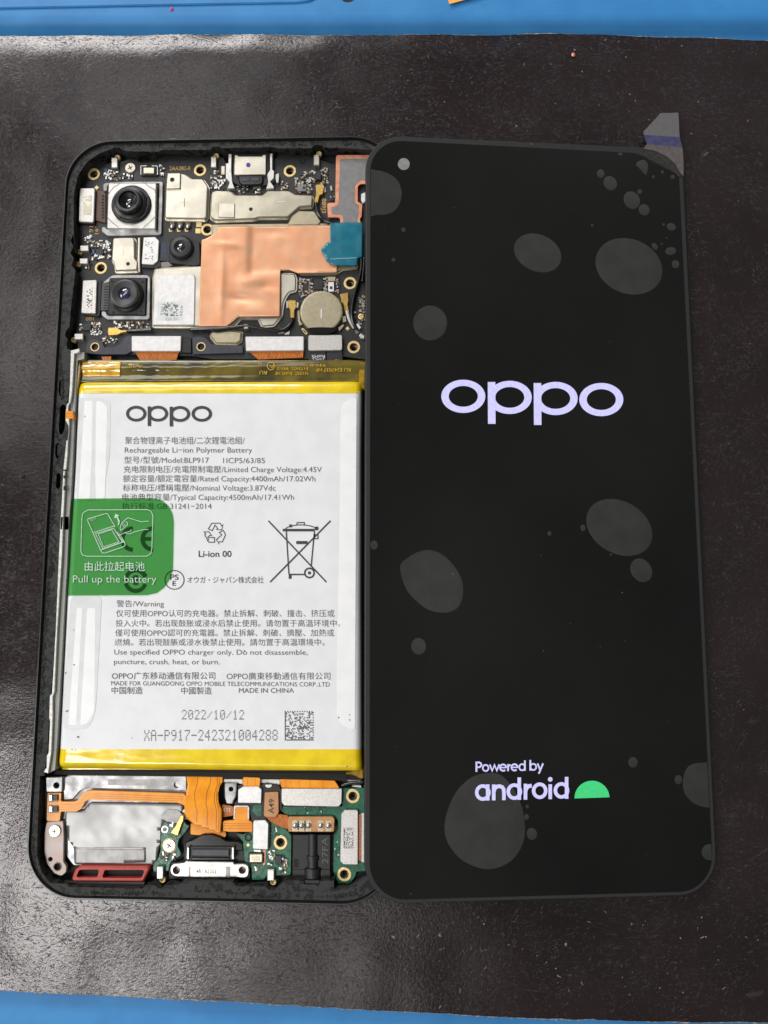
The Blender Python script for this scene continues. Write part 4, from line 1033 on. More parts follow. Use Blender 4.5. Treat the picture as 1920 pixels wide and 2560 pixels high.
ik.line([(1225,402),(1120,412),(940,354),(850,430),(832,500),(840,530),(880,500),(930,455),(935,430),(905,405)], 8).line([(1222,516),(1130,524),(1020,555),(960,580),(920,575),(900,560),(960,545),(990,520)], 8).line([(860,440),(885,485)], 6).line([(780,555),(820,600),(900,560)], 8).line([(870,420),(905,470)], 6)
ik.done('printed_diagram', 'print_white', GT)
text('由此拉起电池', 'K', 342, 1080, 1172, 1082, 96, pt, 'print_white', GT, off=.0); text('Pull up the battery', 'K', 180, 1250, 1332, 1252, 98, pt, 'print_white', GT)

# printed label
pl_ = Plane(ZC + .075)
def oppo(ink, os_, ps_, rx, ry, w, wy, sw, top, bot):
    for cx_, cy_ in os_: ink.ring(cx_, cy_, rx, ry, w, wy)
    for cx_, cy_ in ps_:
        ink.ring(cx_, cy_, rx, ry, w, wy); x = cx_ - rx
        ink.fill([(x, cy_-top), (x+sw, cy_-top), (x+sw+2*(bot > 150), cy_+bot), (x+2*(bot > 150), cy_+bot)])
ik = Ink(pl_, 'J'); oppo(ik, ((195,122),(648,123)), ((345,122),(497,124)), 71, 55, 22, 20, 24, 50, 86); ik.done('logo', 'print_black', BAT)
def line_(s, x0, y0, x1, h, off=-.004, zone='J', matn='print_thin', y1=None): text(s, zone, x0, y0, x1, y0 if y1 is None else y1, h, pl_, matn, BAT, off=off)
line_('聚合物锂离子电池组/二次鋰電池組/', 118, 328, 944, 38)
line_('Rechargeable Li−ion Polymer Battery', 116, 391, 996, 36)
line_('型号/型號/Model:BLP917', 112, 462, 697, 36); line_('1ICP5/63/85', 796, 464, 1084, 36)
line_('充电限制电压/充電限制電壓/Limited Charge Voltage:4.45V', 108, 526, 1478, 36)
line_('额定容量/額定電容量/Rated Capacity:4400mAh/17.02Wh', 104, 590, 1434, 36)
line_('标称电压/標稱電壓/Nominal Voltage:3.87Vdc', 102, 654, 1158, 36)
line_('电池典型容量/Typical Capacity:4500mAh/17.41Wh', 98, 718, 1286, 36)
line_('执行标准:GB 31241−2014', 97, 780, 716, 36)
mL = dict(zone='M')
line_('警告/Warning', 84, 96, 400, 34, zone='M')
line_('仅可使用OPPO认可的充电器。禁止拆解、刺破、撞击、挤压或', 80, 162, 1542, 35, zone='M')
line_('投入火中。若出现鼓胀或浸水后禁止使用。请勿置于高温环境中。', 77, 228, 1580, 35, zone='M')
line_('僅可使用OPPO認可的充電器。禁止拆解、刺破、擠壓、加熱或', 74, 292, 1540, 35, zone='M')
text('火', 'M', 71, 355, 90, 355, 35, pl_, 'print_thin', BAT); text('然', 'M', 88, 355, 120, 355, 35, pl_, 'print_thin', BAT)
line_('燒。若出現鼓脹或浸水後禁止使用。請勿置于高温環境中。', 126, 355, 1476, 35, zone='M')
line_('Use specified OPPO charger only. Do not disassemble,', 68, 418, 1362, 33, zone='M', y1=420)
line_('puncture, crush, heat, or burn.', 66, 482, 774, 33, zone='M', y1=484)
line_('OPPO广东移动通信有限公司', 52, 580, 744, 36, zone='M', off=.0); line_('OPPO廣東移動通信有限公司', 820, 582, 1514, 36, zone='M')
line_('MADE FOR GUANGDONG OPPO MOBILE TELECOMMUNICATIONS CORP.,LTD', 48, 624, 1510, 28, zone='M', y1=632)
line_('中国制造', 50, 678, 258, 36, zone='M', off=.002); line_('中國製造', 516, 680, 720, 36, zone='M', off=.0); line_('MADE IN CHINA', 902, 674, 1270, 31, zone='M', off=.0)
line_('Li-ion 00', 348, 404, 645, 54, zone='L', matn='print_black', off=.012)
line_('オウガ・ジャパン株式会社', 246, 636, 934, 44, zone='L', off=.0)
# marks
ik = Ink(pl_, 'L'); ik.line(ik.ell(130, 612, 86, 84, 44), 8, True); ik.done('conformity_mark', 'print_black', BAT)
text('PS', 'L', 92, 610, 168, 610, 46, pl_, 'print_black', BAT, 'conformity_mark', off=.012); text('E', 'L', 112, 664, 144, 664, 42, pl_, 'print_black', BAT, 'conformity_mark', off=.012)
ik = Ink(pl_, 'K'); ik.arc(1010, 650, 150, 148, 92, 268, 56, 26).arc(1290, 650, 150, 148, 92, 268, 56, 26).line([(1160,648),(1262,648)], 52); ik.done('conformity_mark', 'print_black', BAT)
ik = Ink(pl_, 'K'); ik.arc(1045, 1225, 140, 142, 20, 165, 54, 24).arc(1045, 1225, 140, 142, 195, 340, 54, 24); ik.fill([(1165,1095),(1205,1150),(1130,1165)]); ik.fill([(860,1215),(930,1200),(925,1255)])
ik.line([(1045,1150),(1045,1285)], 60).line([(985,1195),(1105,1195)], 40); ik.done('recycling_mark', 'print_black', BAT)
ik = Ink(pl_, 'L')                                        # three folded arrows
for L_ in ([(435,152),(465,102),(540,100),(555,125),(568,112),(556,160),(505,158),(520,148),(495,118),(470,168)],
           [(590,205),(570,165),(533,185),(556,205),(530,228),(508,250),(530,290),(528,270),(562,268)],
           [(392,178),(440,178),(468,215),(450,208),(428,230),(490,230),(492,272),(440,272),(402,205),(412,192)]): ik.line(L_, 7, True)
ik.line([(440,240),(425,262)], 6).line([(562,268),(590,205)], 7); ik.done('recycling_mark', 'print_black', BAT)
ik = Ink(pl_, 'L')                                        # crossed-out bin
ik.line([(976,78),(1500,632)], 12).line([(1538,78),(992,632)], 13).line([(1106,163),(1395,163)], 22).line([(1138,175),(1162,560)], 11).line([(1392,175),(1362,490)], 11).line([(1162,563),(1300,563)], 12)
ik.arc(1270, 160, 140, 44, 185, 355, 8, 20).line([(1232,118),(1236,95),(1302,95),(1300,118)], 8).fill(box4(1165,112,1190,138)); ik.disc(1412, 148, 18); ik.line(box4(1390,205,1424,240), 9, True)
ik.line([(1228,275),(1330,275)], 26).fill(box4(1160,560,1186,602)); ik.line(ik.ell(1347, 549, 42, 42, 30), 14, True); ik.disc(1347, 549, 14); ik.done('disposal_mark', 'print_black', BAT)
def dots(s, zone, x0, y0, x1, y1, h):
    V = []; Fc = []; n = len(s); cw = (x1-x0)/(n-.25)
    for k, ch in enumerate(s):
        rows = [int(DOT[ch][2*i:2*i+2], 16) for i in range(7)]
        for j, row in enumerate(rows):
            for i in range(5):
                if row >> (4-i) & 1:
                    cx_ = x0 + k*cw + i*cw*.78/5; cy_ = y0 + (y1-y0)*(k/n) - h + h*j/6
                    d = h*.072; a = len(V)
                    V += [(*pl_.at(*nat1(zone, *p)), pl_.z) for p in ((cx_-d,cy_),(cx_,cy_+d*1.1),(cx_+d,cy_),(cx_,cy_-d*1.1))]; Fc.append((a,a+1,a+2,a+3))
    mk('dot_matrix_print', V, Fc, 'print_grey', BAT)
dots('2022/10/12', 'N', 683, 120, 1010, 121, 44); dots('XA-P917-242321004288', 'N', 486, 232, 1186, 230, 50)
code('N', 1221, 78, 1374, 234, 24, 24, pl_, 'print_grey', BAT, 77, .42, solid_l=True)
rr = random.Random(3); V = []; Fc = []
for zn, x, y in (('X',393,995),('X',395,1270),('X',430,1840),('X',335,1640),('X',345,1632),('X',330,1335),('X',380,1940),('X',410,1945),('H',258,835),('N',135,215),('N',1505,113),('N',1562,98),('N',1562,125),('N',420,220),('G',1178,82),('M',938,392)):
    c = W(*nat1(zn, x, y), ZC+.1); s = len(V)
    for k in range(5): a = k*1.257; V.append((c[0]+.1*rr.uniform(.6,1.6)*math.cos(a), c[1]+.12*rr.uniform(.6,1.8)*math.sin(a), ZC+.15))
    Fc.append(tuple(range(s, s+5)))
mk('grime_specks', V, Fc, 'crumb_dark', BAT, 'stuff')

# ================================================================== lower end
ZP = 4.4
prism('speaker_tray', 'E', [(200,160),(370,160),(440,138),(1530,148),(1540,560),(1330,600),(1290,760),(1240,990),(470,990),(400,900),(380,560),(205,575)], ZF, 4.05, 'magnesium', PH, r=.3)
prism('tray_bar', 'E', [(372,168),(440,140),(1530,150),(1535,290),(580,268),(520,300),(460,372),(372,380)], ZF, 4.6, 'magnesium', PH, r=.4, bev=.15, holes=[(1440,237,30)])
prism('tray_bar_inset', 'E', [(790,180),(1358,186),(1358,242),(790,238)], 4.5, 4.63, 'foil_dull', PH, r=.1)
prism('tray_post', 'E', [(205,162),(362,162),(358,302),(210,302)], ZF, 5.4, 'magnesium', PH, r=.2, bev=.12, holes=[(305,240,30)])
for zn, x, y, z, r in (('E',305,240,5.3,.75),('E',1440,237,4.5,.75)): lathe_at('screw_socket', W(*nat1(zn,x,y),z), [(r,z-.02),(r*.9,z-.9),(0,z-1)], 'hole_dark', PH, 20)
FS = drape('foil_cover', 'E', [(395,470),(560,470),(620,400),(900,405),(1500,410),(1510,470),(1340,560),(1290,640),(1290,760),(1230,985),(475,985),(470,830),(420,760),(385,560)],
      lambda x, y: 4.45 + .12*nz(x, y, .16, 4) + .05*nz(x, y, .5, 1), 4.45, 'foil', PH, .8, r=.6, skirt=.3)
drape('foil_patch', 'E', [(484,826),(1144,826),(1144,965),(820,975),(480,980)], lambda x, y: 4.56 + .08*nz(x, y, .16, 4), 4.56, 'foil_dull', FS, .8, skirt=.05)
prism('foil_tab', 'E', [(1285,520),(1340,465),(1450,470),(1510,540),(1500,600),(1340,580)], 4.3, 4.62, 'foil_dull', FS, r=.4)
# side key flex
def flex(zone, pts, z0, z1, matn='flex_orange', r=.3, parent=PH, name='flex_cable', bev=0.03): return prism(name, zone, pts, z0, z1, matn, parent, r=r, bev=bev)
k = flex('E', [(222,310),(350,310),(346,392),(470,394),(505,382),(556,312),(620,286),(1500,318),(1524,335),(1524,452),(1500,420),(1440,402),(610,374),(575,392),(540,462),(490,488),(346,486),(336,575),(214,575)], 4.6, 5.2)
def traces(zone, paths, z, parent, w=4, matn='flex_trace'):
    for p in paths: Ink(Plane(z+.012), zone).line(p, w).done('flex_trace', matn, parent)
traces('E', [[(350,420),(490,418),(540,392),(580,340),(630,318),(1500,345)],[(350,445),(495,440),(560,400),(600,355),(640,338),(1500,368)],[(350,465),(495,462),(560,430),(600,375),(640,356),(1450,385)]], 5.2, k, 3)
for y, h_ in ((355,38),(462,36)):
    prism('capacitor', 'E', [(232,y-h_),(320,y-h_),(320,y+h_),(232,y+h_)], 5.1, 5.35, 'tan_part', k, r=.1); prism('capacitor', 'E', box4(236,y-24,264,y+28), 5.2, 5.75, 'solder', k, r=.08, bev=.05); prism('capacitor', 'E', box4(276,y-24,316,y+24), 5.2, 5.6, 'chip', k, r=.08, bev=.05)
# antenna plate with screw
AP = prism('antenna_plate', 'E', [(212,582),(370,575),(376,720),(372,960),(402,1000),(398,1060),(352,1096),(284,1072),(212,975),(190,860),(192,690)], ZP, 5.2, 'warm_steel', PH, r=.4, bev=.1, holes=[(248,935,22),(316,1005,34)])
cross_screw('E', 293, 668, 5.25, AP, 1.22)
lathe('rivet_eye', 'E', 316, 1005, 5.2, [(.88,5.18),(.86,5.26),(.7,5.24),(.66,4.6),(0,4.5)], ['thread','hole_dark'], AP, 24, fm=[0,0,0,1])
# loudspeaker outlet gasket
SG = prism('speaker_gasket', 'E', [(528,1000),(1160,1004),(1184,1022),(1126,1148),(462,1144),(448,1122),(480,1030)], 4.0, 5.7, 'gasket_red', PH, r=.5, bev=.25,
           holes=[[(520,1034),(695,1032),(706,1046),(690,1108),(504,1108),(492,1092)], [(760,1036),(1122,1036),(1134,1052),(1106,1114),(748,1112),(736,1098)]])
prism('outlet_mesh', 'E', box4(480,1020,1140,1120), 4.0, 4.3, 'hole_dark', SG)
prism('outlet_frame', 'E', [(430,1146),(1140,1150),(1132,1212),(428,1194)], 4.6, 5.5, 'black_plastic', PH, bev=.1)
# small green board, left of the port
GB = prism('sub_board', 'F', [(118,830),(150,800),(320,796),(420,792),(440,835),(486,850),(430,940),(345,1030),(330,1120),(374,1205),(368,1242),(290,1282),(232,1340),(216,1440),(22,1452),(8,1382),(70,1292),(110,1180),(116,900)], 3.4, ZP, 'pcb_green', PH, r=.3, bev=.05)
lathe('board_eyelet', 'F', 168, 898, ZP, [(.72,ZP),(.7,ZP+.08),(.45,ZP+.08),(.4,ZP+.03),(0,ZP+.02)], ['solder','graphite'], GB, 20, fm=[0,0,0,1])
cross_screw('F', 230, 1104, ZP+.1, GB, 1.28)
lathe('screw_seat', 'F', 230, 1104, ZP, [(1.42,ZP),(1.42,ZP+.08),(1.2,ZP+.1)], 'gold', GB, 32)
prism('coax_plug', 'F', [(372,716),(414,720),(402,800),(384,832),(334,985),(236,945),(298,862),(326,812)], ZP, 5.3, 'gold_plug', PH, r=.15, bev=.12)
smd('F', 120, 1200, 300, 1290, 26, 301, GB, ZP, ('solder','chip','tan_part'), (.3,.5,.2)); smd('F', 190, 810, 300, 850, 8, 302, GB, ZP)
spring('F', 58, 1385, 145, 1545, 135, 1555, 4.5, PH); spring('F', 1490, 1420, 1585, 1570, 1570, 1585, 4.5, PH)
# wide folded flex
flex('F', [(500,820),(900,900),(960,940),(955,1000),(498,965)], 3.6, 3.9, 'flex_orange')
def wz(x, y):
    yt, yb = W(600, 1945, 5)[1], W(600, 2080, 5)[1]; t = (yt-y)/(yt-yb); return 4.55 + 1.0*math.sin(min(1, max(0, t))*math.pi*.62) + .04*nz(x, y, .6, 2)
WF = drape('flex_cable', 'F', [(436,212),(905,226),(906,290),(872,350),(856,430),(862,540),(905,640),(908,760),(890,948),(800,915),(700,880),(540,825),(430,700),(425,560),(440,440),(455,330)], wz, 5.2, 'flex_orange', PH, .5, skirt=.12)
for p in ([(585,228),(575,320),(545,440),(560,560),(590,680),(580,800)],[(750,230),(745,310),(708,420),(700,560),(725,680),(715,860)],[(835,235),(840,310),(810,420),(808,540),(840,660),(835,900)],[(862,240),(866,300),(836,400),(838,540),(872,660),(865,920)]):
    P = [W(*nat1('F', x, y), 5.3) for x, y in p]; fine = []
    for a, b in zip(P, P[1:]):
        for t in range(6): fine.append((a[0]+(b[0]-a[0])*t/6, a[1]+(b[1]-a[1])*t/6))
    v2, f2 = strip_mesh(fine + [P[-1]], .10); mk('flex_trace', [(x, y, wz(x, y)+.03) for x, y in v2], f2, 'flex_trace', WF)
prism('fold_edge', 'F', [(425,690),(430,680),(545,800),(705,855),(830,868),(892,930),(888,960),(800,928),(700,895),(540,840),(430,745)], 4.0, 5.0, 'flex_orange', WF, r=.2, bev=.2)
# charging port
prism('port_seat', 'F', [(420,1090),(470,1040),(560,1010),(640,965),(800,960),(900,1000),(980,1050),(1170,1055),(1195,1300),(1270,1360),(1270,1540),(1060,1540),(1045,1600),(400,1600),(390,1540),(220,1540),(220,1340),(420,1290)], ZF, 3.9, 'black_plastic', PH, r=.3)
prism('port_glue', 'F', [(440,1060),(520,1035),(600,985),(660,962),(780,958),(880,992),(960,1048),(1120,1052),(1180,1090),(1185,1180),(440,1180),(425,1100)], 3.8, 4.5, 'gloss_black', PH, r=.4, bev=.2)
UP = prism('charging_port', 'F', [(475,1120),(1055,1125),(1050,1300),(475,1300)], 3.8, 4.9, 'black_plastic', PH, r=.2, bev=.1)
prism('port_block', 'F', [(515,1160),(1000,1162),(996,1250),(512,1246)], 4.8, 5.3, 'slate_plastic', UP, r=.1, bev=.12)
prism('port_block', 'F', [(512,1262),(1000,1266),(1000,1300),(510,1298)], 4.8, 5.2, 'gloss_black', UP, r=.1, bev=.1)
for x in (448, 1030): prism('shell_wing', 'F', [(x+6,1130),(x+30,1135),(x+30,1290),(x,1285)], 4.0, 5.5, 'steel', UP, r=.1, bev=.05)
FL = prism('port_flange', 'F', [(238,1390),(270,1348),(415,1335),(430,1312),(560,1318),(1055,1326),(1062,1352),(1200,1348),(1250,1372),(1258,1440),(1240,1512),(1200,1526),(1052,1520),(470,1514),(300,1512),(250,1480),(236,1440)], 4.4, 5.3, 'steel', UP, r=.5, bev=.12, holes=[(315,1430,50),(1170,1428,48)])
for x in (315, 1170): lathe('flange_hole', 'F', x, 1430, 5.2, [(.86,5.2),(.8,4.2),(.4,4.1),(0,4.1)], 'thread', UP, 24)
prism('port_plate', 'F', [(500,1385),(960,1390),(956,1520),(498,1518)], 5.2, 5.42, 'steel', UP, r=.1, bev=.05)
prism('port_plate', 'F', [(966,1385),(1012,1385),(1010,1520),(964,1520)], 5.2, 5.38, 'foil_dull', UP)
prism('port_plate', 'F', [(476,1385),(494,1385),(492,1518),(472,1518)], 5.2, 5.36, 'foil_dull', UP)
Ink(Plane(5.315), 'F').line([(620+i*14, 1362 + (6 if i % 2 else -4)) for i in range(18)], 5).done('stamped_teeth', 'print_brown', UP)
text('4B1 B2202', 'F', 570, 1468, 835, 1470, 50, Plane(5.435), 'print_brown', UP, off=.02)
prism('port_seal', 'F', [(430,1526),(1056,1530),(1042,1578),(470,1576),(436,1556)], 3.9, 5.0, 'seal_red', UP, r=.3, bev=.2)
# right green board
RB = prism('sub_board', 'G', [(280,560),(340,600),(1120,600),(1122,362),(1420,360),(1420,1440),(1302,1448),(1282,1520),(1212,1606),(1068,1602),(1000,1440),(1010,985),(1062,900),(1062,780),(1010,728),(400,716),(300,640)], 3.4, ZP, 'pcb_green', PH, r=.2, bev=.05, holes=[(1255,468,52),(1145,1482,52)])
LB = prism('sub_board', 'F', [(1085,945),(1180,962),(1290,930),(1300,760),(1500,780),(1620,830),(1745,900),(1806,985),(1800,1492),(1600,1498),(1480,1500),(1450,1552),(1295,1556),(1290,1402),(1196,1300),(1180,1060)], 3.4, ZP, 'pcb_green', PH, r=.2, bev=.05, holes=[(1665,1068,52)])
for o_, x, y in ((RB,1255,468),(LB,318,1068),(RB,1145,1482)): screw_hole('G', x, y, ZP, o_)
lathe('board_hole', 'F', 1250, 1002, ZP, [(.78,ZP),(.76,ZP+.1),(.5,ZP+.1),(.46,ZP-.02),(0,ZP-.04)], 'hole_dark', LB, 22)
prism('alignment_pad', 'F', [(1245,1078),(1270,1102),(1244,1128),(1222,1100)], ZP, ZP+.04, 'gold', LB)
prism('bracket_plate', 'F', [(1060,560),(1110,520),(1110,330),(1180,320),(1400,330),(1460,300),(1650,330),(1680,400),(1690,640),(1500,760),(1290,800),(1260,640),(1270,600),(1080,600)], 3.6, 4.7, 'black_plastic', PH, r=.3, bev=.08)
prism('green_window', 'F', [(1320,585),(1415,580),(1420,720),(1370,735),(1295,660)], 4.5, 4.74, 'pcb_green', PH, r=.2)
prism('metal_tab', 'F', [(940,300),(1100,300),(1085,480),(1050,540),(1050,570),(965,570),(940,480)], ZF, 4.8, 'magnesium', PH, r=.3, bev=.15, holes=[(1024,377,32)])
lathe('screw_socket', 'F', 1024, 377, 4.7, [(.66,4.75),(.55,4.1),(0,4.0)], 'hole_dark', PH, 20)
prism('metal_rail', 'F', [(910,222),(1180,228),(1180,320),(1100,300),(930,290)], ZF, 4.1, 'bare_metal', PH, bev=.1); prism('metal_rail', 'F', [(1400,232),(1660,240),(1660,325),(1560,310),(1400,300)], ZF, 4.1, 'bare_metal', PH, bev=.1)
prism('metal_tab', 'F', [(1465,320),(1556,320),(1545,350),(1510,362),(1475,350)], 4.6, 4.9, 'bare_metal', PH, r=.3)
prism('metal_rail', 'G', [(1160,240),(1290,228),(1392,280),(1392,300),(1160,270)], ZF, 4.2, 'bare_metal', PH); prism('metal_rail', 'G', [(1240,345),(1275,328),(1360,332),(1362,355)], ZF, 4.5, 'white_plastic', PH)
tube('coax_cable', 'G', [(1110,330,4.6),(1170,312,4.7),(1250,298,4.7),(1400,288,4.7)], .34, 'cable_black', PH)
k = flex('F', [(1180,222),(1402,232),(1396,346),(1180,336)], 4.3, 4.9); traces('F', [[(1240,235),(1238,330)],[(1340,238),(1338,330)]], 4.9, k)
cover('F', [(1116,388),(1180,346),(1378,346),(1420,386),(1412,560),(1122,556),(1114,545)], 4.6, 5.4, 'plate_white', .15, .08)
cover('G', [(330,372),(1114,374),(1108,562),(1068,606),(362,592),(330,545)], 4.6, 5.4, 'steel_brushed', .2, .08)
cover('F', [(1312,800),(1330,786),(1468,784),(1508,830),(1500,1150),(1490,1162),(1318,1152),(1306,1140)], 4.6, 5.4, 'plate_white', .15, .08)
prism('connector_body', 'F', [(1500,820),(1525,835),(1520,1150),(1490,1165)], ZP, 5.1, 'black_plastic', PH)
k = cover('G', [(1148,650),(1306,650),(1322,664),(1320,1358),(1132,1354),(1090,1312),(1106,700)], 4.6, 5.3, 'steel_brushed', .15, .08)
code('G', 1135, 876, 1265, 1145, 12, 25, Plane(5.31), 'print_black', k, 55, .42, solid_l=True)
k = flex('G', [(1320,700),(1366,698),(1364,1310),(1322,1312)], 4.3, 4.7, 'flex_copper')
for i in range(24): prism('flex_pad', 'G', box4(1328,712+i*25,1356,724+i*25), 4.6, 4.76, 'copper_edge', k)
prism('display_flex', 'G', [(1366,690),(1412,690),(1412,1330),(1366,1320)], 4.2, 4.6, 'steel_brushed', PH)
k = cover('F', [(1462,420),(1636,416),(1642,680),(1602,742),(1470,738),(1448,715)], 4.6, 5.2, 'tan_plate', .2, .06, name='stiffener_plate')
text('A49', 'F', 1578, 694, 1584, 506, 70, Plane(5.215), 'print_black', k, up=(-1, 0), off=.012)
k = flex('G', [(130,742),(290,700),(420,722),(420,900),(300,862),(190,800)], 4.5, 4.85, 'flex_copper')
k = flex('F', [(905,578),(1056,602),(1056,720),(905,745)], 4.2, 4.6, 'flex_copper')
text('323', 'F', 1022, 622, 930, 620, -46, Plane(4.62), 'print_pale', k, off=.0)
k = flex('F', [(1080,612),(1240,610),(1244,776),(1300,812),(1300,932),(985,930),(920,918),(920,792),(1072,780)], 4.3, 5.0); traces('F', [[(930,822),(1298,830)],[(930,850),(1298,856)],[(930,885),(1298,890)]], 5.0, k)
prism('stiffener_rim', 'F', [(1062,600),(1080,592),(1240,594),(1258,612),(1256,770),(1240,770),(1240,608),(1082,610),(1070,770),(1056,760)], 4.3, 5.06, 'bare_metal', PH)
k = flex('G', [(306,250),(1020,270),(1082,366),(330,360)], 4.3, 4.9); traces('G', [[(380,262),(400,355)],[(560,265),(560,355)],[(700,268),(700,360)],[(860,270),(870,360)]], 4.9, k)
# antenna spring module and audio jack
SM = prism('contact_module', 'G', [(418,736),(990,736),(1018,766),(1010,932),(418,932),(412,800)], 4.6, 5.3, 'tan_plate', PH, r=.3, bev=.08)
for x in (505, 590, 680, 838, 938):
    prism('solder_pad', 'G', box4(x-36,785,x+36,925), 5.25, 5.33, 'champagne', SM, r=.15); lathe('solder_dome', 'G', x, 852, 5.5, [(.55,5.3),(.5,5.55),(.3,5.72),(0,5.78)], 'solder', SM, 18, True)
for x in (547, 636): prism('pad_gap', 'G', box4(x-10,790,x+10,900), 5.28, 5.36, 'chip', SM)
prism('jack_seat', 'G', [(400,900),(470,960),(1010,960),(1060,890),(1040,1400),(1010,1440),(1030,1580),(460,1560),(465,980)], ZF, 3.7, 'black_plastic', PH)
JK = prism('audio_jack', 'G', [(478,972),(966,972),(962,1410),(966,1540),(472,1530),(470,1410)], ZF, 5.0, 'black_plastic', PH, r=.15, bev=.1)
V = []; Fc = []
for i, (y, r_) in enumerate(((962,.95),(1240,.95),(1242,1.25),(1300,1.25),(1302,1.05),(1400,1.05),(1405,1.7),(1530,1.7),(1535,1.3),(1600,1.3))):
    c = W(*nat1('G', 735, y), 5.2)
    for k in range(13):
        t = math.pi*k/12; V.append((c[0]+r_*math.cos(t), c[1], 4.9 + r_*.7*math.sin(t)))
for i in range(9):
    for k in range(12): a = i*13+k; Fc.append((a, a+1, a+14, a+13))
mk('jack_barrel', V, Fc, 'black_plastic', JK)
prism('jack_collar', 'G', [(470,1420),(964,1424),(966,1540),(470,1534)], 4.8, 5.25, 'black_plastic', JK, r=.15, bev=.1); prism('jack_window', 'G', [(490,1285),(552,1285),(550,1392),(488,1390)], 4.9, 5.02, 'hole_dark', JK); prism('jack_tip', 'G', [(625,1560),(825,1562),(822,1614),(620,1610)], 5.2, 6.6, 'black_plastic', JK, r=.1, bev=.1)
text('27FA', 'G', 936, 1345, 928, 1005, 76, Plane(5.02), 'print_grey', JK, up=(-1,0), off=-.012)
# microphone and little parts on the green board
prism('microphone_frame', 'F', box4(1248,1204,1446,1344), ZP, ZP+.4, 'black_plastic', LB, r=.2, bev=.06); mp_ = prism('microphone', 'F', box4(1258,1222,1432,1332), ZP+.3, ZP+.85, 'nickel_bright', LB, r=.2, bev=.18); prism('microphone_lid', 'F', box4(1292,1250,1400,1306), ZP+.8, ZP+.9, 'champagne', LB, r=.1)
prism('ground_pad', 'F', [(1440,1170),(1472,1160),(1470,1340),(1448,1370),(1436,1350)], ZP, ZP+.06, 'copper_edge', LB); prism('ground_pad', 'F', [(1320,1162),(1410,1166),(1410,1192),(1320,1188)], ZP, ZP+.3, 'solder', LB)
prism('chip', 'G', box4(248,1240,328,1356), ZP, ZP+.5, 'chip', LB, r=.05, bev=.05)
smd('G', 150, 1170, 245, 1290, 34, 310, LB, ZP, ('solder','pcb_green','tan_part'), (.35,.45,.2)); smd('G', 340, 1240, 410, 1400, 16, 311, LB, ZP, ('solder','chip','tan_part'), (.3,.55,.15)); smd('G', 290, 1390, 380, 1470, 8, 312, LB, ZP); smd('G', 160, 1330, 240, 1360, 6, 313, LB, ZP)
smd('F', 1320, 1370, 1400, 1450, 7, 314, LB, ZP); smd('F', 1540, 840, 1640, 1000, 12, 315, LB, ZP, ('solder','pcb_green','tan_part'), (.2,.7,.1), .7)
smd('G', 520, 610, 900, 700, 22, 316, RB, ZP, ('solder','pcb_green','tan_part'), (.18,.8,.02), .7); smd('G', 1020, 1000, 1070, 1300, 10, 317, RB, ZP, ('solder','pcb_green','tan_part'), (.2,.8,.0), .6)
# ================================================================== the display module
DC = Vector((64.9367, 0.1005, 6.3986)); DR = Euler((-.000264030, .124374996, .00799399), 'XYZ'); DM = DR.to_matrix()
DW, DH = 69.797, 156.551
DS = empty('display_module', DC, 'black phone display, lit, leaning on the opened phone, air bubbles under its protective film', 'display')
DS.rotation_euler = DR
def D(px, py, dz=0.0):                        # photo point -> display plane (mm, local)
    d = RM @ Vector(((px - CX) / FPX, -(py - CY) / FPX, -1.0))
    n = DM @ Vector((0, 0, 1)); o = DC + n*dz
    t = (o - CAM).dot(n) / d.dot(n)
    p = DM.transposed() @ (CAM + d*t - DC)
    return (p.x, p.y)
class DPlane:
    def __init__(self, z): self.z = z
    def at(self, x, y): return D(x, y, self.z)
    def emit(self, name, V, F, matn, parent, kind): return dmk(name, [(x, y, z + self.z) for x, y, z in V], F, matn, parent, kind)
DL = {DS.name: Vector((0,0,0))}
def dmk(name, verts, faces, matn, parent=None, kind=None, smooth=False):
    v = np.array(verts, dtype=float)
    c = Vector(((v[:,0].min()+v[:,0].max())/2, (v[:,1].min()+v[:,1].max())/2, v[:,2].min()))
    me = bpy.data.meshes.new(name); me.from_pydata([((Vector(p)-c)*MM) for p in verts], [], faces); me.update()
    me.materials.append(MATS[matn])
    if smooth:
        for p in me.polygons: p.use_smooth = True
    o = bpy.data.objects.new(name, me); COL.objects.link(o)
    parent = parent or DS
    o.parent = parent; o.location = (c - DL[parent.name])*MM; DL[o.name] = c
    if kind: o['kind'] = kind
    return o
def dprism(name, pts, z0, z1, matn, parent=None, r=0.0, bev=0.0, zone='n'):
    o = ccw([D(x, y, z1) for x, y in nat(zone, pts)])
    if r: o = rounded(o, r)
    V, Fc = solid(o, z0, z1, bev); return dmk(name, V, Fc, matn, parent)
def doff(dl, dr, dt, db, r, n=12):
    o = []; x0, x1, y0, y1 = -DW/2+dl, DW/2-dr, -DH/2+db, DH/2-dt
    for cx_, cy_, a in ((x1-r, y1-r, 0), (x0+r, y1-r, 90), (x0+r, y0+r, 180), (x1-r, y0+r, 270)):
        for k in range(n+1): t = math.radians(a+90*k/n); o.append((cx_+r*math.cos(t), cy_+r*math.sin(t)))
    return o
def dloops(ls, name, matn, parent, cap=True):
    n = len(ls[0][0]); V = []; Fc = []
    for o, z in ls: V += [(x, y, z) for x, y in o]
    for k in range(len(ls)-1):
        for i in range(n): j = (i+1) % n; Fc.append((k*n+i, k*n+j, (k+1)*n+j, (k+1)*n+i))
    if cap: Fc.append(tuple(range(n))[::-1]); Fc.append(tuple((len(ls)-1)*n+i for i in range(n)))
    return dmk(name, V, Fc, matn, parent)
dloops([(doff(.5,.5,.5,.5,7.4), -1.75), (doff(0,0,0,0,7.9), -1.5), (doff(0,0,0,0,7.9), -.5), (doff(.14,.14,.14,.14,7.8), -.30)], 'back_frame', 'display_side', DS)
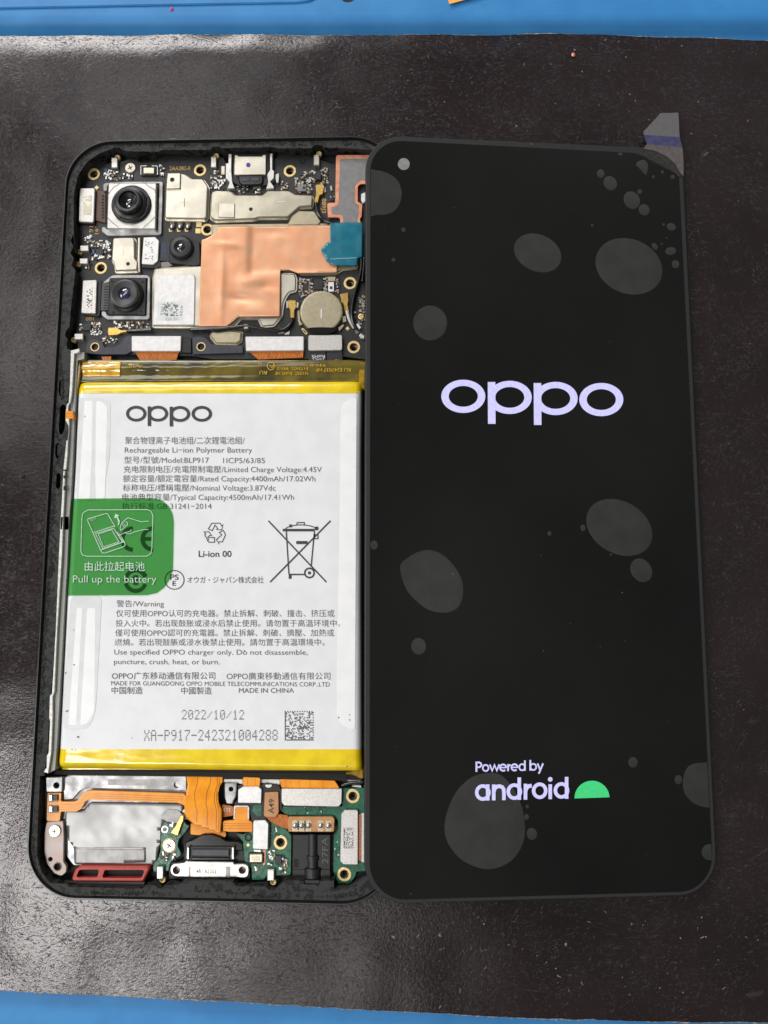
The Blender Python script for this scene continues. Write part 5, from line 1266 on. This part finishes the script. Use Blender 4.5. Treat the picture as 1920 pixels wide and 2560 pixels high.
dloops([(doff(.10,.10,.10,.10,7.8), -.34), (doff(.10,.10,.10,.10,7.8), -.14), (doff(.22,.22,.22,.22,7.7), -.06)], 'bezel', 'bezel', DS)
# covered glass: black, its far right corner cut across by the film's edge
g = doff(1.0, .85, 1.15, .75, 7.0)
x1, y1 = DW/2-.85, DH/2-1.15
cut = [D(*nat1('Q', 520, 612), .02), D(*nat1('Q', 640, 655), .02), D(*nat1('Q', 760, 725), .02), D(*nat1('Q', 1060, 880), .02), D(*nat1('Q', 1095, 930), .02)]
g2 = [cut[4], cut[3], cut[2], cut[1], cut[0]] + g[13:]
V, Fc = solid(g2, -.30, .02, .04)
GL = dmk('glass', V, Fc, 'screen', DS)
# side of the panel that catches the light along the left
# front camera hole
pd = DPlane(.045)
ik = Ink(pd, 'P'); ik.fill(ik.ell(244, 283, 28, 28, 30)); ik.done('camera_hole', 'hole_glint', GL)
# protective film: pull tab and trapped air
FM = dmk('protective_film', *solid(inset(ccw(g2), .12), .02, .06, .01), 'screen', DS) if False else None
def bubble(zone, outline, h=.026):
    P = [Vector(D(x, y, .03)) for x, y in nat(zone, outline)]; P = [Vector(p) for p in ccw([tuple(p) for p in P])]
    if len(P) < 20:                          # smooth closed outline
        n = len(P); s = []
        for i in range(n):
            p0, p1, p2, p3 = P[i-1], P[i], P[(i+1) % n], P[(i+2) % n]
            for k in range(5):
                t = k/5; s.append(.5*((2*p1) + (p2-p0)*t + (2*p0-5*p1+4*p2-p3)*t*t + (3*p1-p0-3*p2+p3)*t**3))
        P = s
    # keep inside the glass
    q = []
    for p in P: q.append(Vector((min(max(p.x, -DW/2+1.12), DW/2-.97), min(max(p.y, -DH/2+.9), DH/2-1.3))))
    c = sum(q, Vector((0,0)))/len(q); n = len(q); V = []; Fc = []
    R = max((p-c).length for p in q); hh = min(h, R*.012)
    for k, (s, t) in enumerate(((1,0),(.97,.35),(.9,.6),(.7,.84),(.4,.96))): V += [(c.x+(p.x-c.x)*s, c.y+(p.y-c.y)*s, .03+hh*t) for p in q]
    for k in range(4):
        for i in range(n): j = (i+1) % n; Fc.append((k*n+i, k*n+j, (k+1)*n+j, (k+1)*n+i))
    V.append((c.x, c.y, .03+hh)); m = len(V)-1
    for i in range(n): Fc.append((4*n+i, 4*n+(i+1) % n, m))
    return dmk('air_bubble', V, Fc, 'bubble', GL, None, True)
E_ = Ink(pd, 'P').ell
for cx_, cy_, rx, ry, rot in ((1172,328,18,20,0),(1217,373,30,35,-35),(1319,453,37,43,-35),(1377,499,25,27,-30),(1356,413,11,11,0),(1265,236,11,7,0),(1420,343,7,7,0),(1463,320,7,8,0),(1511,344,10,10,0),
    (1132,572,6,6,0),(1469,568,6,6,0),(1505,579,22,17,15),(1483,631,4,4,0),(1460,659,5,5,0),(1427,671,12,18,-35),(1502,693,26,18,-8),(1525,755,18,19,0),(1305,765,162,128,22),(875,702,116,86,24),(368,1032,80,82,0),(242,593,10,11,0),(195,734,9,9,0)):
    bubble('P', E_(cx_, cy_, rx, ry, 40, rot=rot))
bubble('P', [(80,325),(115,313),(150,320),(190,338),(220,370),(234,415),(228,460),(205,498),(170,518),(120,522),(80,512)])
bubble('P', [(1338,285),(1355,268),(1378,264),(1394,282),(1395,305),(1388,334),(1378,330),(1360,310)])
for cx_, cy_, rx, ry, rot in ((95,281,16,20,0),(288,718,32,36,-10),(1155,205,152,112,30),(998,207,11,14,-10),(853,231,9,10,0),(1250,390,44,54,-35),(1118,322,5,5,0)): bubble('T', E_(cx_, cy_, rx, ry, 40, rot=rot))
bubble('T', [(209,368),(250,330),(300,306),(345,304),(395,325),(440,370),(472,425),(480,480),(468,535),(435,566),(385,573),(330,560),(280,525),(240,480),(218,430)])
for cx_, cy_, rx, ry, rot in ((1214,252,20,23,0),(1410,327,16,20,0),(757,443,7,8,0),(754,488,10,13,0),(777,561,22,26,-10),(1545,640,34,35,0)): bubble('U', E_(cx_, cy_, rx, ry, 36, rot=rot))
bubble('U', [(600,298),(650,312),(700,370),(735,450),(747,540),(735,610),(690,675),(620,710),(550,708),(470,670),(420,610),(400,550),(410,470),(450,380),(520,315)])
bubble('U', [(1440,290),(1465,262),(1510,254),(1560,262),(1575,350),(1572,440),(1530,446),(1480,430),(1440,390),(1430,340)])
rr = random.Random(21); V = []; Fc = []
spots = [('T',437,407,.12),('T',1168,487,.1),('P',846,189,.16),('P',480,488,.1),('T',828,738,.07),('U',255,820,.08)] + [('n', rr.uniform(940,1760), rr.uniform(400,2200), rr.uniform(.02,.05)) for _ in range(90)]
for zn, x, y, r_ in spots:
    c = D(*nat1(zn, x, y), .06); s = len(V)
    for k in range(5): V.append((c[0]+r_*rr.uniform(.6,1.3)*math.cos(k*1.257), c[1]+r_*rr.uniform(.6,1.6)*math.sin(k*1.257), .07))
    V.append((c[0], c[1], .07+r_*.6))
    for k in range(5): Fc.append((s+k, s+(k+1) % 5, s+5))
dmk('dust_specks', V, Fc, 'dust', GL, 'stuff')
# film pull tab beyond the corner
def tabz(py): return .1
TB = dprism('pull_tab', [(645,560),(690,505),(1136,545),(1150,700),(1150,905),(1128,890),(1100,850),(1040,745),(930,655),(800,590)], .03, .08, 'tab_clear', DS, zone='Q')
dprism('film_curl', [(560,600),(640,566),(800,596),(930,661),(1040,751),(1098,856),(1122,900),(1100,915),(1060,868),(760,712),(640,645)], .0, .10, 'film_curl', TB, zone='Q', r=.3, bev=.05); dprism('tab_band', [(655,390),(1101,416),(1136,545),(690,505)], .02, .07, 'tab_blue', TB, zone='Q'); dprism('tab_grip', [(645,350),(860,115),(1084,108),(1101,416),(654,388)], .02, .07, 'tab_grey', TB, zone='Q')
# ---- what the screen shows
ps_ = DPlane(.062)
ik = Ink(ps_, 'R'); oppo(ik, ((291,269),(1313,293)), ((635,277),(975,285)), 163, 123, 55, 46, 56, 114, 196); ik.done('logo', 'lit_lavender', GL)
ik = Ink(ps_, 'S')
def ltr_ring(cx_, cy_, r_, w): ik.ring(cx_, cy_, r_, r_*1.06, w)
sl = lambda x: -(x-330)*.022                                   # the line climbs a little to the right
def bar(x, y0, y1, w=26): ik.line([(x, y0+sl(x)), (x, y1+sl(x))], w)
yb = 436
ltr_ring(390, 374+sl(390), 60, 27); bar(428, 312, yb)
bar(474, 314, yb); ik.line([(474,375+sl(474))] + [(x, y+sl(x)) for x, y in ((482,345),(500,330),(520,328),(540,336),(550,352),(552,375),(552,436))], 26)
ltr_ring(632, 372+sl(632), 60, 27); bar(670, 264, yb)
bar(718, 314, yb); ik.line([(x, y+sl(x)) for x, y in ((718,372),(726,348),(744,332),(766,330))], 26)
ltr_ring(827, 370+sl(827), 60, 27)
bar(908, 322, yb); ik.disc(908, 284+sl(908), 18)
ltr_ring(994, 371+sl(994), 60, 27); bar(1034, 268, yb)
ik.done('screen_lettering', 'lit_lavender', GL)
ik = Ink(ps_, 'S')
def b2(x, y0, y1): ik.line([(x, y0+sl(x)), (x, y1+sl(x))], 13)
def e2(cx_, cy_, r_): ik.line([(cx_-r_+4, cy_+sl(cx_)), (cx_+r_-4, cy_+sl(cx_))], 9); ik.arc(cx_, cy_+sl(cx_), r_-5, r_-5, 48, 360, 12)
b2(341, 136, 214); ik.line([(x, y+sl(x)) for x, y in ((341,142),(362,142),(374,148),(380,160),(374,173),(362,179),(341,179))], 12)
ltr_ring(412, 186+sl(412), 28, 12)
ik.line([(x, y+sl(x)) for x, y in ((444,160),(462,208),(480,164),(498,208),(516,160))], 12)
e2(546, 186, 29); b2(584, 160, 214); ik.line([(x, y+sl(x)) for x, y in ((584,186),(590,171),(604,166))], 12); e2(634, 186, 29); ltr_ring(692, 186+sl(692), 28, 12); b2(713, 134, 214)
b2(755, 132, 214); ltr_ring(778, 186+sl(778), 28, 12); ik.line([(x, y+sl(x)) for x, y in ((810,160),(831,210))], 12); ik.line([(x, y+sl(x)) for x, y in ((853,160),(826,226),(818,238))], 12)
ik.done('screen_lettering', 'lit_lavender', GL)
ik = Ink(ps_, 'S'); ik.fill([(1093,418)] + ik.ell(1229, 414, 134, 132, 40, 181, 358) + [(1364,409)]); ik.done('screen_emblem', 'lit_green', GL)

bpy.data.objects.remove(_fo); bpy.data.curves.remove(_fc)
